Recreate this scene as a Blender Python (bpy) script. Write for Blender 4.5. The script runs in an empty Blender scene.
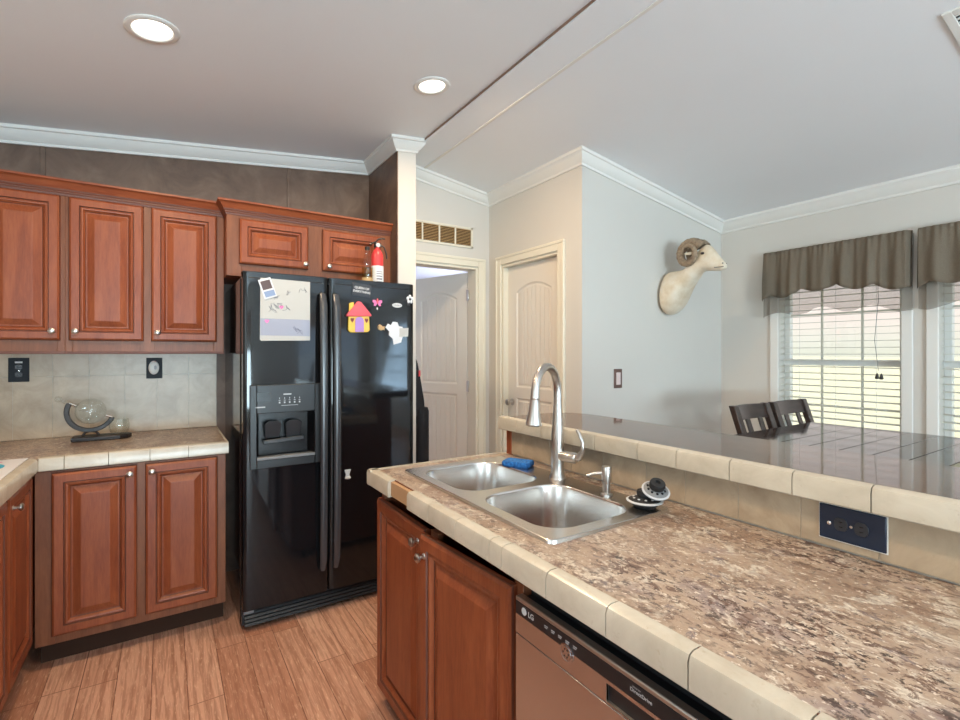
import bpy, bmesh, math, random
from mathutils import Vector, Matrix, noise as mnoise
random.seed(7)
sc = bpy.context.scene
COL = sc.collection
PI = math.pi

# ------------------------------------------------------------------ camera
cam_d = bpy.data.cameras.new('camera'); cam = bpy.data.objects.new('camera', cam_d); COL.objects.link(cam)
cam.location = (0, 0, 1.37); cam.rotation_euler = (PI/2, 0, -math.radians(32.86))
cam_d.sensor_width = 36; cam_d.lens = 36*487.7/960; cam_d.shift_y = -7/960; cam_d.clip_start = 0.02
sc.camera = cam

# ------------------------------------------------------------------ light and exposure
sc.view_settings.view_transform = 'Standard'; sc.view_settings.look = 'None'
sc.view_settings.exposure = 0.16; sc.view_settings.gamma = 1.0; sc.view_settings.use_curve_mapping = False
sc.cycles.max_bounces = 8; sc.cycles.diffuse_bounces = 5; sc.cycles.glossy_bounces = 4
sc.cycles.transparent_max_bounces = 16; sc.cycles.transmission_bounces = 8
sc.cycles.caustics_reflective = False; sc.cycles.caustics_refractive = False
sc.cycles.sample_clamp_indirect = 4.0
try: sc.cycles.use_denoising = True
except Exception: pass
CAN_W, WARM = 14.0, (1.0, 0.73, 0.46)
SKY_STRENGTH = 1.15
REAR_W, SIDE_W, LEFT_W, ROOM_W, SUN_W = 390.0, 125.0, 10.0, 28.0, 5.8
DAY = (0.66, 0.88, 1.0)
CAN_SPOTS = [(-0.04, 2.235), (1.145, 2.224), (0.2, 0.5)]

w = bpy.data.worlds.new('sky'); sc.world = w; w.use_nodes = True
nt = w.node_tree; nt.nodes.clear()
o_ = nt.nodes.new('ShaderNodeOutputWorld'); bg = nt.nodes.new('ShaderNodeBackground')
tc = nt.nodes.new('ShaderNodeTexCoord'); sp = nt.nodes.new('ShaderNodeSeparateXYZ'); cr = nt.nodes.new('ShaderNodeValToRGB')
nt.links.new(tc.outputs['Generated'], sp.inputs[0]); nt.links.new(sp.outputs['Z'], cr.inputs[0])
cr.color_ramp.elements[0].position = 0.0; cr.color_ramp.elements[0].color = (0.72, 0.74, 0.62, 1)
cr.color_ramp.elements[1].position = 1.0; cr.color_ramp.elements[1].color = (0.62, 0.76, 0.95, 1)
for p_, c_ in ((0.02, (0.76, 0.76, 0.66, 1)), (0.065, (0.86, 0.76, 0.70, 1)), (0.3, (0.78, 0.82, 0.88, 1))):
    e_ = cr.color_ramp.elements.new(p_); e_.color = c_
nt.links.new(cr.outputs[0], bg.inputs[0]); bg.inputs[1].default_value = SKY_STRENGTH; nt.links.new(bg.outputs[0], o_.inputs[0])

def area(name, loc, rot, sx, sy, watts, col, portal=False, shape='RECTANGLE'):
    d = bpy.data.lights.new(name, 'AREA'); d.shape = shape; d.size = sx
    if shape in ('RECTANGLE', 'ELLIPSE'): d.size_y = sy
    d.energy = watts; d.color = col
    if portal: d.cycles.is_portal = True
    o = bpy.data.objects.new(name, d); COL.objects.link(o); o.location = loc; o.rotation_euler = rot
    return o
# daylight: portals at the two dining windows, lamps outside the side windows; fill lamps added outside unseen rear openings
for i, yc in enumerate((1.44, 0.57)):
    area('daylight_portal', (3.95, yc, 1.305), (0, PI/2, 0), 1.45, 0.70, 1, (1, 1, 1), portal=True)
area('fill_rear', (0.1, -5.22, 0.9), (PI/2+1.0, 0, 0), 2.0, 1.9, REAR_W, DAY)  # added fill lamp, tilted up to brighten the ceiling
area('fill_rear', (2.9, -5.22, 1.0), (PI/2+.1, 0, 0), 1.2, 1.8, 16.0, (0.40, 0.66, 1.0))  # added blue lamp that gives the refrigerator door a cool reflection
area('daylight_side', (3.98, -3.55, 1.25), (0, PI/2+.3, 0), 1.5, 1.9, SIDE_W, (0.48, 0.74, 1.0))
area('daylight_side', (-1.33, 0.2, 1.55), (0, -PI/2-.3, 0), 0.9, 1.2, LEFT_W, DAY)
sun_d = bpy.data.lights.new('sun', 'SUN'); sun_d.energy = SUN_W; sun_d.angle = .02; sun_d.color = (1, .96, .9)
sun_o = bpy.data.objects.new('sun', sun_d); COL.objects.link(sun_o); sun_o.rotation_euler = Vector((.05, -.75, -.9)).to_track_quat('-Z', 'Y').to_euler()
area('daylight_bedroom', (3.3, 5.2, 1.6), (0, PI/2, 0), 1.2, 1.2, ROOM_W, (0.68, 0.74, 1.0))

# ------------------------------------------------------------------ materials
def S(r, g, b):
    f = lambda c: (c/255/12.92) if c/255 <= 0.04045 else ((c/255+0.055)/1.055)**2.4
    return (f(r), f(g), f(b), 1)
MATS = {}
class N:
    def __init__(s, name):
        s.m = bpy.data.materials.new(name); s.m.use_nodes = True; s.t = s.m.node_tree
        s.b = s.t.nodes['Principled BSDF']; s.out = s.t.nodes['Material Output']
        MATS[name] = s.m
    def n(s, typ, **kw):
        x = s.t.nodes.new(typ)
        for k, v in kw.items():
            if k.startswith('i_'):
                key = k[2:].replace('_', ' ')
                x.inputs[int(key) if key.isdigit() else key].default_value = v
            else: setattr(x, k, v)
        return x
    def l(s, a, b): s.t.links.new(a, b)
    def coords(s, scale=(1, 1, 1), rot=(0, 0, 0), geo=False):
        m = s.n('ShaderNodeMapping'); m.inputs['Scale'].default_value = scale; m.inputs['Rotation'].default_value = rot
        if geo: s.l(s.n('ShaderNodeNewGeometry').outputs['Position'], m.inputs[0])
        else: s.l(s.n('ShaderNodeTexCoord').outputs['Object'], m.inputs[0])
        return m.outputs[0]
    def noise(s, co, scale, detail=4, rough=0.55, dist=0.0):
        x = s.n('ShaderNodeTexNoise'); s.l(co, x.inputs['Vector'])
        x.inputs['Scale'].default_value = scale; x.inputs['Detail'].default_value = detail
        x.inputs['Roughness'].default_value = rough; x.inputs['Distortion'].default_value = dist
        return x.outputs['Fac']
    def ramp(s, fac, stops):
        r = s.n('ShaderNodeValToRGB'); s.l(fac, r.inputs[0]); e = r.color_ramp.elements
        e[0].position, e[0].color = stops[0]; e[1].position, e[1].color = stops[-1]
        for p, c in stops[1:-1]:
            q = e.new(p); q.color = c
        return r.outputs[0]
    def mix(s, fac, a, b, mode='MIX'):
        x = s.n('ShaderNodeMix', data_type='RGBA', blend_type=mode)
        for val, k in ((fac, 0), (a, 6), (b, 7)):
            if hasattr(val, 'is_output'): s.l(val, x.inputs[k])
            else: x.inputs[k].default_value = val
        return x.outputs[2]
    def set(s, **kw):
        for k, v in kw.items():
            inp = s.b.inputs[k.replace('_', ' ')]
            if hasattr(v, 'is_output'): s.l(v, inp)
            else: inp.default_value = v
        return s
    def bump(s, h, strength=0.2, dist=0.002):
        x = s.n('ShaderNodeBump'); x.inputs['Strength'].default_value = strength; x.inputs['Distance'].default_value = dist
        s.l(h, x.inputs['Height']); s.l(x.outputs[0], s.b.inputs['Normal'])
def plain(name, col, rough=0.5, metal=0.0, coat=0.0, spec=0.5):
    return N(name).set(Base_Color=col, Roughness=rough, Metallic=metal, Coat_Weight=coat, Specular_IOR_Level=spec).m
BW = lambda v: (v, v, v, 1)

def wall_mat(name, col, bump=0.12):
    a = N(name); co = a.coords(geo=True)
    n1 = a.noise(co, 1.3, 3)
    c = a.mix(a.ramp(n1, [(0.3, BW(0)), (0.7, BW(1))]), tuple(x*0.97 for x in col[:3])+(1,), col)
    a.set(Base_Color=c, Roughness=0.55, Specular_IOR_Level=0.3); a.bump(a.noise(co, 160, 2), bump, 0.001)
    return a.m
wall_mat('wall_paint', S(213, 209, 202)); wall_mat('ceiling_paint', S(240, 244, 247), 0.25)
wall_mat('white_trim', S(232, 231, 226), 0.02)
plain('trim_brown', S(140, 112, 96), 0.6); plain('switch_brown', S(104, 80, 74), 0.4); plain('rocker_pink', S(222, 206, 204), 0.4)
plain('cream_trim', S(228, 222, 205), 0.4)
plain('door_paint', S(228, 222, 212), 0.4)
plain('white_plastic', S(235, 235, 230), 0.35); plain('vinyl_white', S(236, 237, 236), 0.4)
plain('grey_plastic', S(120, 122, 124), 0.4)

def brown_panel():
    a = N('brown_panel'); co = a.coords(geo=True)
    n = a.noise(co, 5, 6, 0.65, 0.6)
    c = a.ramp(n, [(0.3, S(82, 62, 51)), (0.5, S(104, 82, 68)), (0.72, S(126, 104, 88))])
    a.set(Base_Color=c, Roughness=0.5); a.bump(a.noise(co, 60, 4), 0.1)
brown_panel()
def cab_wood(name, c0, c1, c2, scale):
    a = N(name); co = a.coords(scale=scale, geo=True)
    n = a.noise(co, 2.2, 6, 0.6, 0.8)
    n2 = a.noise(a.coords(scale=tuple(x*4 for x in scale), geo=True), 5, 3)
    c = a.ramp(n, [(0.3, c0), (0.5, c1), (0.72, c2)])
    c = a.mix(0.25, c, a.ramp(n2, [(0.35, c0), (0.65, c2)]))
    a.set(Base_Color=c, Roughness=0.42, Specular_IOR_Level=0.35, Coat_Weight=0.06, Coat_Roughness=0.2)
    a.bump(n2, 0.04)
cab_wood('cabinet_wood', S(120, 58, 36), S(138, 72, 43), S(157, 88, 54), (9, 9, 1.1))
cab_wood('cabinet_wood_cross', S(120, 58, 36), S(138, 72, 43), S(157, 88, 54), (1.1, 1.1, 9))
cab_wood('cabinet_frame', S(104, 60, 38), S(119, 71, 46), S(135, 84, 55), (9, 9, 1.1))
plain('cabinet_glaze', S(98, 54, 38), 0.5)
plain('cabinet_shadow', S(38, 24, 18), 0.7)
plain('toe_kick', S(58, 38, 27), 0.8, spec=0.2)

def granite():
    a = N('granite_laminate')
    co = a.coords(geo=True, rot=(0, 0, 0.2), scale=(1.1, 0.66, 1.0))
    big = a.noise(co, 5, 5, 0.6, 0.7)
    c = a.ramp(big, [(0.28, S(122, 94, 78)), (0.40, S(148, 124, 106)), (0.52, S(176, 155, 135)), (0.62, S(160, 141, 130)), (0.76, S(134, 120, 120))])
    def blot(scale, lo, hi, top, col, c, det=6, dist=0.5, mask=None):
        f = a.ramp(a.noise(co, scale, det, 0.72, dist), [(lo, BW(0)), (hi, BW(top))])
        if mask is not None:
            mm = a.n('ShaderNodeMath', operation='MULTIPLY'); a.l(f, mm.inputs[0]); a.l(mask, mm.inputs[1]); f = mm.outputs[0]
        return a.mix(f, c, col)
    dens = a.ramp(a.noise(co, 4, 3, 0.5, 0.4), [(0.35, BW(0.35)), (0.62, BW(1.0))])
    c = blot(20, 0.53, 0.61, 0.85, S(208, 197, 180), c, 6, 0.6)
    c = blot(19, 0.55, 0.62, 0.6, S(118, 90, 76), c, 6, 0.9, dens)
    c = blot(40, 0.515, 0.57, 0.9, S(100, 72, 60), c, 6, 0.7, dens)
    c = blot(30, 0.60, 0.66, 0.8, S(112, 100, 104), c, 5, 0.8)
    c = blot(64, 0.55, 0.60, 0.9, S(58, 42, 38), c, 5, 0.4, dens)
    c = blot(95, 0.60, 0.65, 0.7, S(226, 214, 196), c, 3, 0.2)
    a.set(Base_Color=c, Roughness=0.30, Specular_IOR_Level=0.45)
granite()
def tile(name, ca, cb, rough=0.3):
    a = N(name); co = a.coords(geo=True)
    n = a.noise(co, 7, 6, 0.65, 0.7)
    c = a.ramp(n, [(0.3, ca), (0.68, cb)])
    c = a.mix(a.ramp(a.noise(co, 45, 4, 0.7), [(0.62, BW(0)), (0.75, BW(0.35))]), c, S(160, 138, 112))
    a.set(Base_Color=c, Roughness=rough)
tile('edge_tile', S(182, 172, 155), S(204, 196, 180), 0.25)
tile('splash_tile', S(160, 140, 117), S(190, 172, 148), 0.32)
plain('grout', S(178, 164, 145), 0.8); plain('substrate', S(176, 140, 104), 0.8); plain('wood_strip', S(120, 70, 48), 0.5)
def bar_top():
    a = N('bar_laminate'); co = a.coords(geo=True, scale=(7, 1.2, 1))
    n = a.noise(co, 4, 6, 0.65, 0.8)
    c = a.ramp(n, [(0.3, S(66, 50, 42)), (0.5, S(96, 76, 65)), (0.75, S(126, 104, 90))])
    a.set(Base_Color=c, Roughness=0.06, Specular_IOR_Level=0.42)
bar_top()
def table_wood(name, rough, coat):
    a = N(name); co = a.coords(geo=True, scale=(1.2, 8, 8))
    n = a.noise(co, 4, 6, 0.6, 0.8)
    c = a.ramp(n, [(0.3, S(34, 25, 22)), (0.7, S(62, 47, 42))])
    a.set(Base_Color=c, Roughness=rough, Specular_IOR_Level=0.6, Coat_Weight=coat, Coat_Roughness=0.05, Coat_IOR=1.8)
table_wood('table_wood', 0.08, 0.0); table_wood('chair_wood', 0.35, 0.15)
def floor_mat():
    a = N('plank_floor')
    co = a.n('ShaderNodeMapping'); a.l(a.n('ShaderNodeNewGeometry').outputs['Position'], co.inputs[0])
    co.inputs['Rotation'].default_value = (0, 0, PI/2); co.inputs['Location'].default_value = (0.3, 0.046, 0)
    br = a.n('ShaderNodeTexBrick'); a.l(co.outputs[0], br.inputs['Vector'])
    br.offset = 0.37; br.offset_frequency = 2; br.squash_frequency = 3; br.squash = 0.8
    br.inputs['Color1'].default_value = S(176, 122, 98); br.inputs['Color2'].default_value = S(216, 172, 148)
    br.inputs['Mortar'].default_value = S(112, 72, 54); br.inputs['Scale'].default_value = 1
    br.inputs['Mortar Size'].default_value = 0.0022; br.inputs['Brick Width'].default_value = 0.95; br.inputs['Row Height'].default_value = 0.123
    br.inputs['Mortar Smooth'].default_value = 0.3
    g = a.noise(a.coords(geo=True, scale=(20, 1.0, 1)), 3, 5, 0.62, 1.0)
    c = a.mix(a.ramp(g, [(0.38, BW(0.6)), (0.54, BW(0))]), br.outputs['Color'], S(152, 104, 82))
    wv = a.n('ShaderNodeTexWave', wave_type='BANDS', bands_direction='X'); a.l(a.coords(geo=True, scale=(1, .10, 1)), wv.inputs['Vector'])
    wv.inputs['Scale'].default_value = 9; wv.inputs['Distortion'].default_value = 9; wv.inputs['Detail'].default_value = 3; wv.inputs['Detail Scale'].default_value = 2.2
    c = a.mix(a.ramp(wv.outputs['Fac'], [(0.0, BW(0.5)), (0.35, BW(0))]), c, S(150, 100, 76))
    g2 = a.noise(a.coords(geo=True, scale=(40, 5, 1)), 4, 4, 0.7, 0.5)
    c = a.mix(a.ramp(g2, [(0.55, BW(0)), (0.68, BW(0.55))]), c, S(240, 206, 176))
    a.set(Base_Color=c, Roughness=0.36, Specular_IOR_Level=0.45)
floor_mat()
def steel(name, col, r, metal=1.0, streak=(1, 60, 60)):
    a = N(name); co = a.coords(geo=True, scale=streak)
    n = a.noise(co, 8, 3)
    rr = a.ramp(n, [(0.3, BW(r*0.85)), (0.7, BW(r*1.2))])
    a.set(Base_Color=col, Metallic=metal, Roughness=rr)
plain('sink_steel', (0.68, 0.65, 0.62, 1), 0.24, 1.0); plain('dull_steel', (0.55, 0.50, 0.45, 1), 0.45, 1.0); plain('appliance_steel', (0.60, 0.59, 0.60, 1), 0.27, 1.0)
plain('brushed_nickel', (0.58, 0.55, 0.52, 1), 0.28, 1.0); plain('chrome', (0.8, 0.78, 0.76, 1), 0.12, 1.0)
def fridge():
    a = N('fridge_black'); co = a.coords(geo=True)
    n = a.noise(co, 9, 6, 0.7, 0.4)
    a.set(Base_Color=(0.007, 0.0075, 0.009, 1), Roughness=a.ramp(n, [(0.35, BW(0.04)), (0.7, BW(0.10))]), Specular_IOR_Level=0.42)
fridge()
plain('handle_grey', (0.035, 0.040, 0.048, 1), 0.25, spec=0.8); plain('paddle_dark', (0.03, 0.032, 0.036, 1), 0.35)
plain('black_plastic', (0.012, 0.013, 0.015, 1), 0.35); plain('black_matte', (0.010, 0.010, 0.012, 1), 0.7)
plain('black_recess', (0.006, 0.006, 0.007, 1), 0.25); plain('dark_bronze', S(36, 29, 28), 0.45)
plain('outlet_black', S(14, 18, 26), 0.5, spec=0.25); plain('outlet_navy', S(20, 34, 56), 0.4); plain('receptacle_black', S(44, 46, 52), 0.35)
plain('rubber_black', S(26, 26, 28), 0.6)
plain('grey_icon', S(190, 192, 195), 0.5); plain('light_grey_mark', S(205, 205, 205), 0.5)
plain('paper', S(190, 191, 188), 0.8); plain('paper_white', S(218, 221, 226), 0.7); plain('paper_shade', S(160, 166, 184), 0.8)
plain('red_plastic', S(214, 62, 66), 0.35); plain('pink_red', S(226, 88, 98), 0.4); plain('pink', S(226, 120, 176), 0.4)
plain('yellow', S(238, 196, 78), 0.4); plain('lilac', S(170, 130, 200), 0.4); plain('maroon', S(120, 26, 36), 0.4)
plain('tan', S(190, 158, 112), 0.5); plain('turquoise', S(60, 168, 200), 0.6); plain('pencil', S(110, 110, 125), 0.8)
plain('photo_dark', S(84, 62, 58), 0.4); plain('photo_sky', S(130, 150, 185), 0.4); plain('pale_green', S(200, 214, 190), 0.6)
def sponge():
    a = N('sponge_blue'); co = a.coords()
    a.set(Base_Color=a.ramp(a.noise(co, 90, 3), [(0.35, S(26, 84, 150)), (0.6, S(52, 128, 204))]), Roughness=0.9)
    a.bump(a.noise(co, 120, 3), 0.6, 0.003)
sponge()
def fur():
    a = N('ram_fur'); co = a.coords(geo=True)
    n = a.noise(co, 9, 4, 0.6); f = a.noise(a.coords(geo=True, scale=(30, 60, 110)), 4, 3)
    c = a.ramp(n, [(0.3, S(206, 186, 156)), (0.55, S(224, 212, 192)), (0.75, S(232, 226, 214))])
    a.set(Base_Color=c, Roughness=0.9, Specular_IOR_Level=0.1); a.bump(f, 0.5, 0.004)
    b = N('ram_horn'); n = b.noise(b.coords(geo=True), 40, 4)
    b.set(Base_Color=b.ramp(n, [(0.3, S(112, 94, 76)), (0.7, S(164, 144, 120))]), Roughness=0.6); b.bump(n, 0.3)
fur()
def fabric(name, ca, cb, transl, transp):
    a = N(name); co = a.coords(geo=True, scale=(60, 60, 60))
    c = a.ramp(a.noise(co, 5, 3), [(0.3, ca), (0.7, cb)])
    d = a.n('ShaderNodeBsdfDiffuse'); t = a.n('ShaderNodeBsdfTranslucent'); a.l(c, d.inputs[0]); a.l(c, t.inputs[0])
    m = a.n('ShaderNodeMixShader'); m.inputs[0].default_value = transl; a.l(d.outputs[0], m.inputs[1]); a.l(t.outputs[0], m.inputs[2])
    tr = a.n('ShaderNodeBsdfTransparent'); m2 = a.n('ShaderNodeMixShader'); m2.inputs[0].default_value = transp
    a.l(m.outputs[0], m2.inputs[1]); a.l(tr.outputs[0], m2.inputs[2]); a.l(m2.outputs[0], a.out.inputs[0])
fabric('valance_fabric', S(116, 105, 92), S(132, 121, 106), 0.12, 0.0)
fabric('valance_sheer', S(122, 112, 98), S(138, 128, 114), 0.4, 0.5)
fabric('slat_vinyl', S(224, 224, 218), S(232, 232, 226), 0.4, 0.0)
def glass(name, refl=0.06, tint=(1, 1, 1, 1)):
    a = N(name); tr = a.n('ShaderNodeBsdfTransparent'); tr.inputs[0].default_value = tint
    g = a.n('ShaderNodeBsdfGlossy'); g.inputs['Roughness'].default_value = 0.02
    lw = a.n('ShaderNodeLayerWeight'); lw.inputs['Blend'].default_value = 0.5
    pw_ = a.n('ShaderNodeMath', operation='POWER'); a.l(lw.outputs['Facing'], pw_.inputs[0]); pw_.inputs[1].default_value = 4
    f = a.n('ShaderNodeMath', operation='MULTIPLY_ADD'); a.l(pw_.outputs[0], f.inputs[0]); f.inputs[1].default_value = 0.6; f.inputs[2].default_value = 0.045
    m = a.n('ShaderNodeMixShader'); a.l(f.outputs[0], m.inputs[0]); a.l(tr.outputs[0], m.inputs[1]); a.l(g.outputs[0], m.inputs[2])
    a.l(m.outputs[0], a.out.inputs[0])
glass('window_glass'); glass('clear_glass', tint=(0.96, 0.97, 0.96, 1)); glass('amber_glass', tint=(0.92, 0.82, 0.45, 1))
def emit(name, col, st):
    a = N(name); e = a.n('ShaderNodeEmission'); e.inputs[0].default_value = col; e.inputs[1].default_value = st
    a.l(e.outputs[0], a.out.inputs[0])
emit('lamp_lens', (1.0, 0.93, 0.80, 1), 3.0)
def lawn():
    a = N('lawn_grass'); co = a.coords(geo=True)
    a.set(Base_Color=a.ramp(a.noise(co, 2, 6, 0.7), [(0.3, S(166, 166, 136)), (0.7, S(198, 194, 164))]), Roughness=0.95)
lawn()
plain('bag_fabric', S(22, 23, 28), 0.85)

# ------------------------------------------------------------------ mesh helpers
ROOT = {}
class MB:
    def __init__(s): s.v = []; s.f = []; s.mi = []
    def add(s, vs, fs, mi=0):
        b = len(s.v); s.v += [tuple(p) for p in vs]; s.f += [tuple(i+b for i in f) for f in fs]; s.mi += [mi]*len(fs); return s
    def box(s, x0, x1, y0, y1, z0, z1, mi=0):
        return s.add([(x0,y0,z0),(x1,y0,z0),(x1,y1,z0),(x0,y1,z0),(x0,y0,z1),(x1,y0,z1),(x1,y1,z1),(x0,y1,z1)],
                     [(0,3,2,1),(4,5,6,7),(0,1,5,4),(1,2,6,5),(2,3,7,6),(3,0,4,7)], mi)
    def prism(s, poly, axis, a0, a1, mi=0):
        n = len(poly)
        P = (lambda p, a: (a, p[0], p[1])) if axis == 'x' else (lambda p, a: (p[0], a, p[1])) if axis == 'y' else (lambda p, a: (p[0], p[1], a))
        vs = [P(p, a0) for p in poly] + [P(p, a1) for p in poly]
        return s.add(vs, [tuple(range(n))[::-1], tuple(range(n, 2*n))] + [(i, (i+1) % n, n+(i+1) % n, n+i) for i in range(n)], mi)
    def loft(s, rings, cap=True, closed=True, mi=0):
        n = len(rings[0]); vs = [p for r in rings for p in r]; fs = []
        for k in range(len(rings)-1):
            for i in range(n if closed else n-1):
                j = (i+1) % n; fs.append((k*n+i, k*n+j, (k+1)*n+j, (k+1)*n+i))
        if cap: fs.append(tuple(range(n))[::-1]); fs.append(tuple((len(rings)-1)*n+i for i in range(n)))
        return s.add(vs, fs, mi)
    def tube(s, pts, r, n=10, cap=True, mi=0, flat=None):
        pts = [Vector(p) for p in pts]; rs = r if isinstance(r, (list, tuple)) else [r]*len(pts)
        rings = []; up = None
        for i, p in enumerate(pts):
            t = (pts[min(i+1, len(pts)-1)] - pts[max(i-1, 0)]).normalized()
            if up is None: up = Vector((0, 0, 1)) if abs(t.z) < 0.9 else Vector((1, 0, 0))
            a = t.cross(up).normalized(); up = a.cross(t).normalized()
            k = flat or 1.0
            rings.append([p + a*math.cos(2*PI*q/n)*rs[i] + up*math.sin(2*PI*q/n)*rs[i]*k for q in range(n)])
        return s.loft(rings, cap, mi=mi)
    def lathe(s, prof, c, axis=(0, 0, 1), n=24, cap=True, mi=0):
        A = Vector(axis).normalized(); a = A.orthogonal().normalized(); b = A.cross(a); c = Vector(c)
        rings = [[c + A*h + (a*math.cos(2*PI*q/n) + b*math.sin(2*PI*q/n))*max(r, 1e-4) for q in range(n)] for r, h in prof]
        return s.loft(rings, cap, mi=mi)
    def ball(s, c, rx, ry=None, rz=None, n=16, mi=0):
        ry = ry or rx; rz = rz or rx; m = n//2
        rings = [[(c[0]+rx*math.sin(PI*k/m)*math.cos(2*PI*q/n), c[1]+ry*math.sin(PI*k/m)*math.sin(2*PI*q/n), c[2]-rz*math.cos(PI*k/m)) for q in range(n)] for k in range(m+1)]
        for k in (0, m): rings[k] = [(c[0]+(p[0]-c[0])+1e-5*math.cos(2*PI*q/n), c[1]+1e-5*math.sin(2*PI*q/n), p[2]) for q, p in enumerate(rings[k])]
        return s.loft(rings, True, mi=mi)
    def frame(s, poly, O, U, W, T, t, mi=0):
        """a flat polygon (u, w) with thickness t along T, standing at O"""
        O, U, W, T = map(Vector, (O, U, W, T)); n = len(poly)
        vs = [O+U*p[0]+W*p[1] for p in poly] + [O+U*p[0]+W*p[1]+T*t for p in poly]
        return s.add(vs, [tuple(range(n))[::-1], tuple(range(n, 2*n))] + [(i, (i+1) % n, n+(i+1) % n, n+i) for i in range(n)], mi)
    def build(s, name, mats, parent=None, smooth=None, bevel=None, seg=2, sub=0, fix=True):
        if isinstance(mats, str): mats = [mats]
        L = Vector((0, 0, 0))
        if parent is not None: L = ROOT[parent.name]
        elif s.v:
            xs = [p[0] for p in s.v]; ys = [p[1] for p in s.v]; L = Vector(((min(xs)+max(xs))/2, (min(ys)+max(ys))/2, min(p[2] for p in s.v)))
        me = bpy.data.meshes.new(name)
        me.from_pydata([Vector(p)-L for p in s.v], [], s.f)
        for m in mats: me.materials.append(MATS[m])
        for p, i in zip(me.polygons, s.mi): p.material_index = i
        if fix:
            bm = bmesh.new(); bm.from_mesh(me); bmesh.ops.recalc_face_normals(bm, faces=bm.faces); bm.to_mesh(me); bm.free()
        if smooth:
            for p in me.polygons: p.use_smooth = True
            try: me.set_sharp_from_angle(angle=math.radians(smooth))
            except Exception: pass
        o = bpy.data.objects.new(name, me); COL.objects.link(o)
        if bevel:
            b = o.modifiers.new('bevel', 'BEVEL'); b.width = bevel; b.segments = seg; b.limit_method = 'ANGLE'; b.angle_limit = math.radians(40)
            if not smooth:
                for p in me.polygons: p.use_smooth = True
                try: me.set_sharp_from_angle(angle=math.radians(30))
                except Exception: pass
        if sub:
            b = o.modifiers.new('smooth', 'SUBSURF'); b.levels = sub; b.render_levels = sub
        if parent is not None: o.parent = parent
        else: o.location = L
        ROOT[o.name] = L
        return o
def thing(name, label, cat, loc, group=None):
    o = bpy.data.objects.new(name, None); COL.objects.link(o); o.location = loc; o.empty_display_size = 0.05
    ROOT[o.name] = Vector(loc); return tag(o, label, cat, group)
def tag(o, label, cat, group=None):
    o['label'] = label; o['category'] = cat
    if group: o['group'] = group
    return o
def struct(o): o['kind'] = 'structure'; return o
def sroot(name, loc):
    o = bpy.data.objects.new(name, None); COL.objects.link(o); o.location = loc; ROOT[o.name] = Vector(loc); o['kind'] = 'structure'; return o
def copy_tree(o, dloc, parent=None):
    c = o.copy(); COL.objects.link(c)
    if parent: c.parent = parent
    else: c.location = o.location + Vector(dloc)
    for ch in o.children: copy_tree(ch, dloc, c)
    return c
def text(mb, body, O, U, W, T, size, lift=0.0006, mi=0, center=True, bold=0.0):
    """lettering laid on a surface: body runs along U, up is W, outward is T"""
    cu = bpy.data.curves.new('lettering', 'FONT'); cu.body = body; cu.size = size; cu.offset = bold
    if center: cu.align_x = 'CENTER'; cu.align_y = 'CENTER'
    ob = bpy.data.objects.new('lettering', cu); COL.objects.link(ob)
    dg = bpy.context.evaluated_depsgraph_get(); dg.update()
    me = bpy.data.meshes.new_from_object(ob.evaluated_get(dg))
    O, U, W, T = map(Vector, (O, U, W, T))
    mb.add([O+U*v.co.x+W*v.co.y+T*lift for v in me.vertices], [tuple(p.vertices) for p in me.polygons], mi)
    bpy.data.objects.remove(ob); bpy.data.curves.remove(cu); bpy.data.meshes.remove(me)
def rrect(x0, x1, y0, y1, r, n=6):
    out = []
    for cx, cy, a0 in ((x1-r, y1-r, 0), (x0+r, y1-r, PI/2), (x0+r, y0+r, PI), (x1-r, y0+r, 1.5*PI)):
        for k in range(n+1):
            a = a0 + PI/2*k/n; out.append((cx+r*math.cos(a), cy+r*math.sin(a)))
    return out
def fill_with_holes(outer, holes):
    bm = bmesh.new(); loops = [outer]+holes
    for lp in loops:
        vs = [bm.verts.new((p[0], p[1], 0)) for p in lp]
        for i in range(len(vs)): bm.edges.new((vs[i], vs[(i+1) % len(vs)]))
    bmesh.ops.triangle_fill(bm, edges=bm.edges[:], use_beauty=True)
    bm.verts.index_update()
    v = [(q.co.x, q.co.y) for q in bm.verts]; f = [tuple(x.index for x in fc.verts) for fc in bm.faces]; bm.free()
    return v, f

# ------------------------------------------------------------------ the room
YB, XP, XQ, YP = 3.43, 1.25, 1.385, 2.92           # back wall, partition faces, partition end
YH, XC, YR, XW = 3.27, 2.20, 2.225, 3.73           # hall wall, closet wall, ram wall, window wall
XL, YREAR, XRIDGE = -1.10, -5.0, 1.42
fL = lambda x: 2.765 - 0.112*(XRIDGE-x)
fR = lambda x: 2.745 - 0.150*(x-XRIDGE)
ceilz = lambda x: fL(x) if x < XRIDGE else fR(x)

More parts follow.
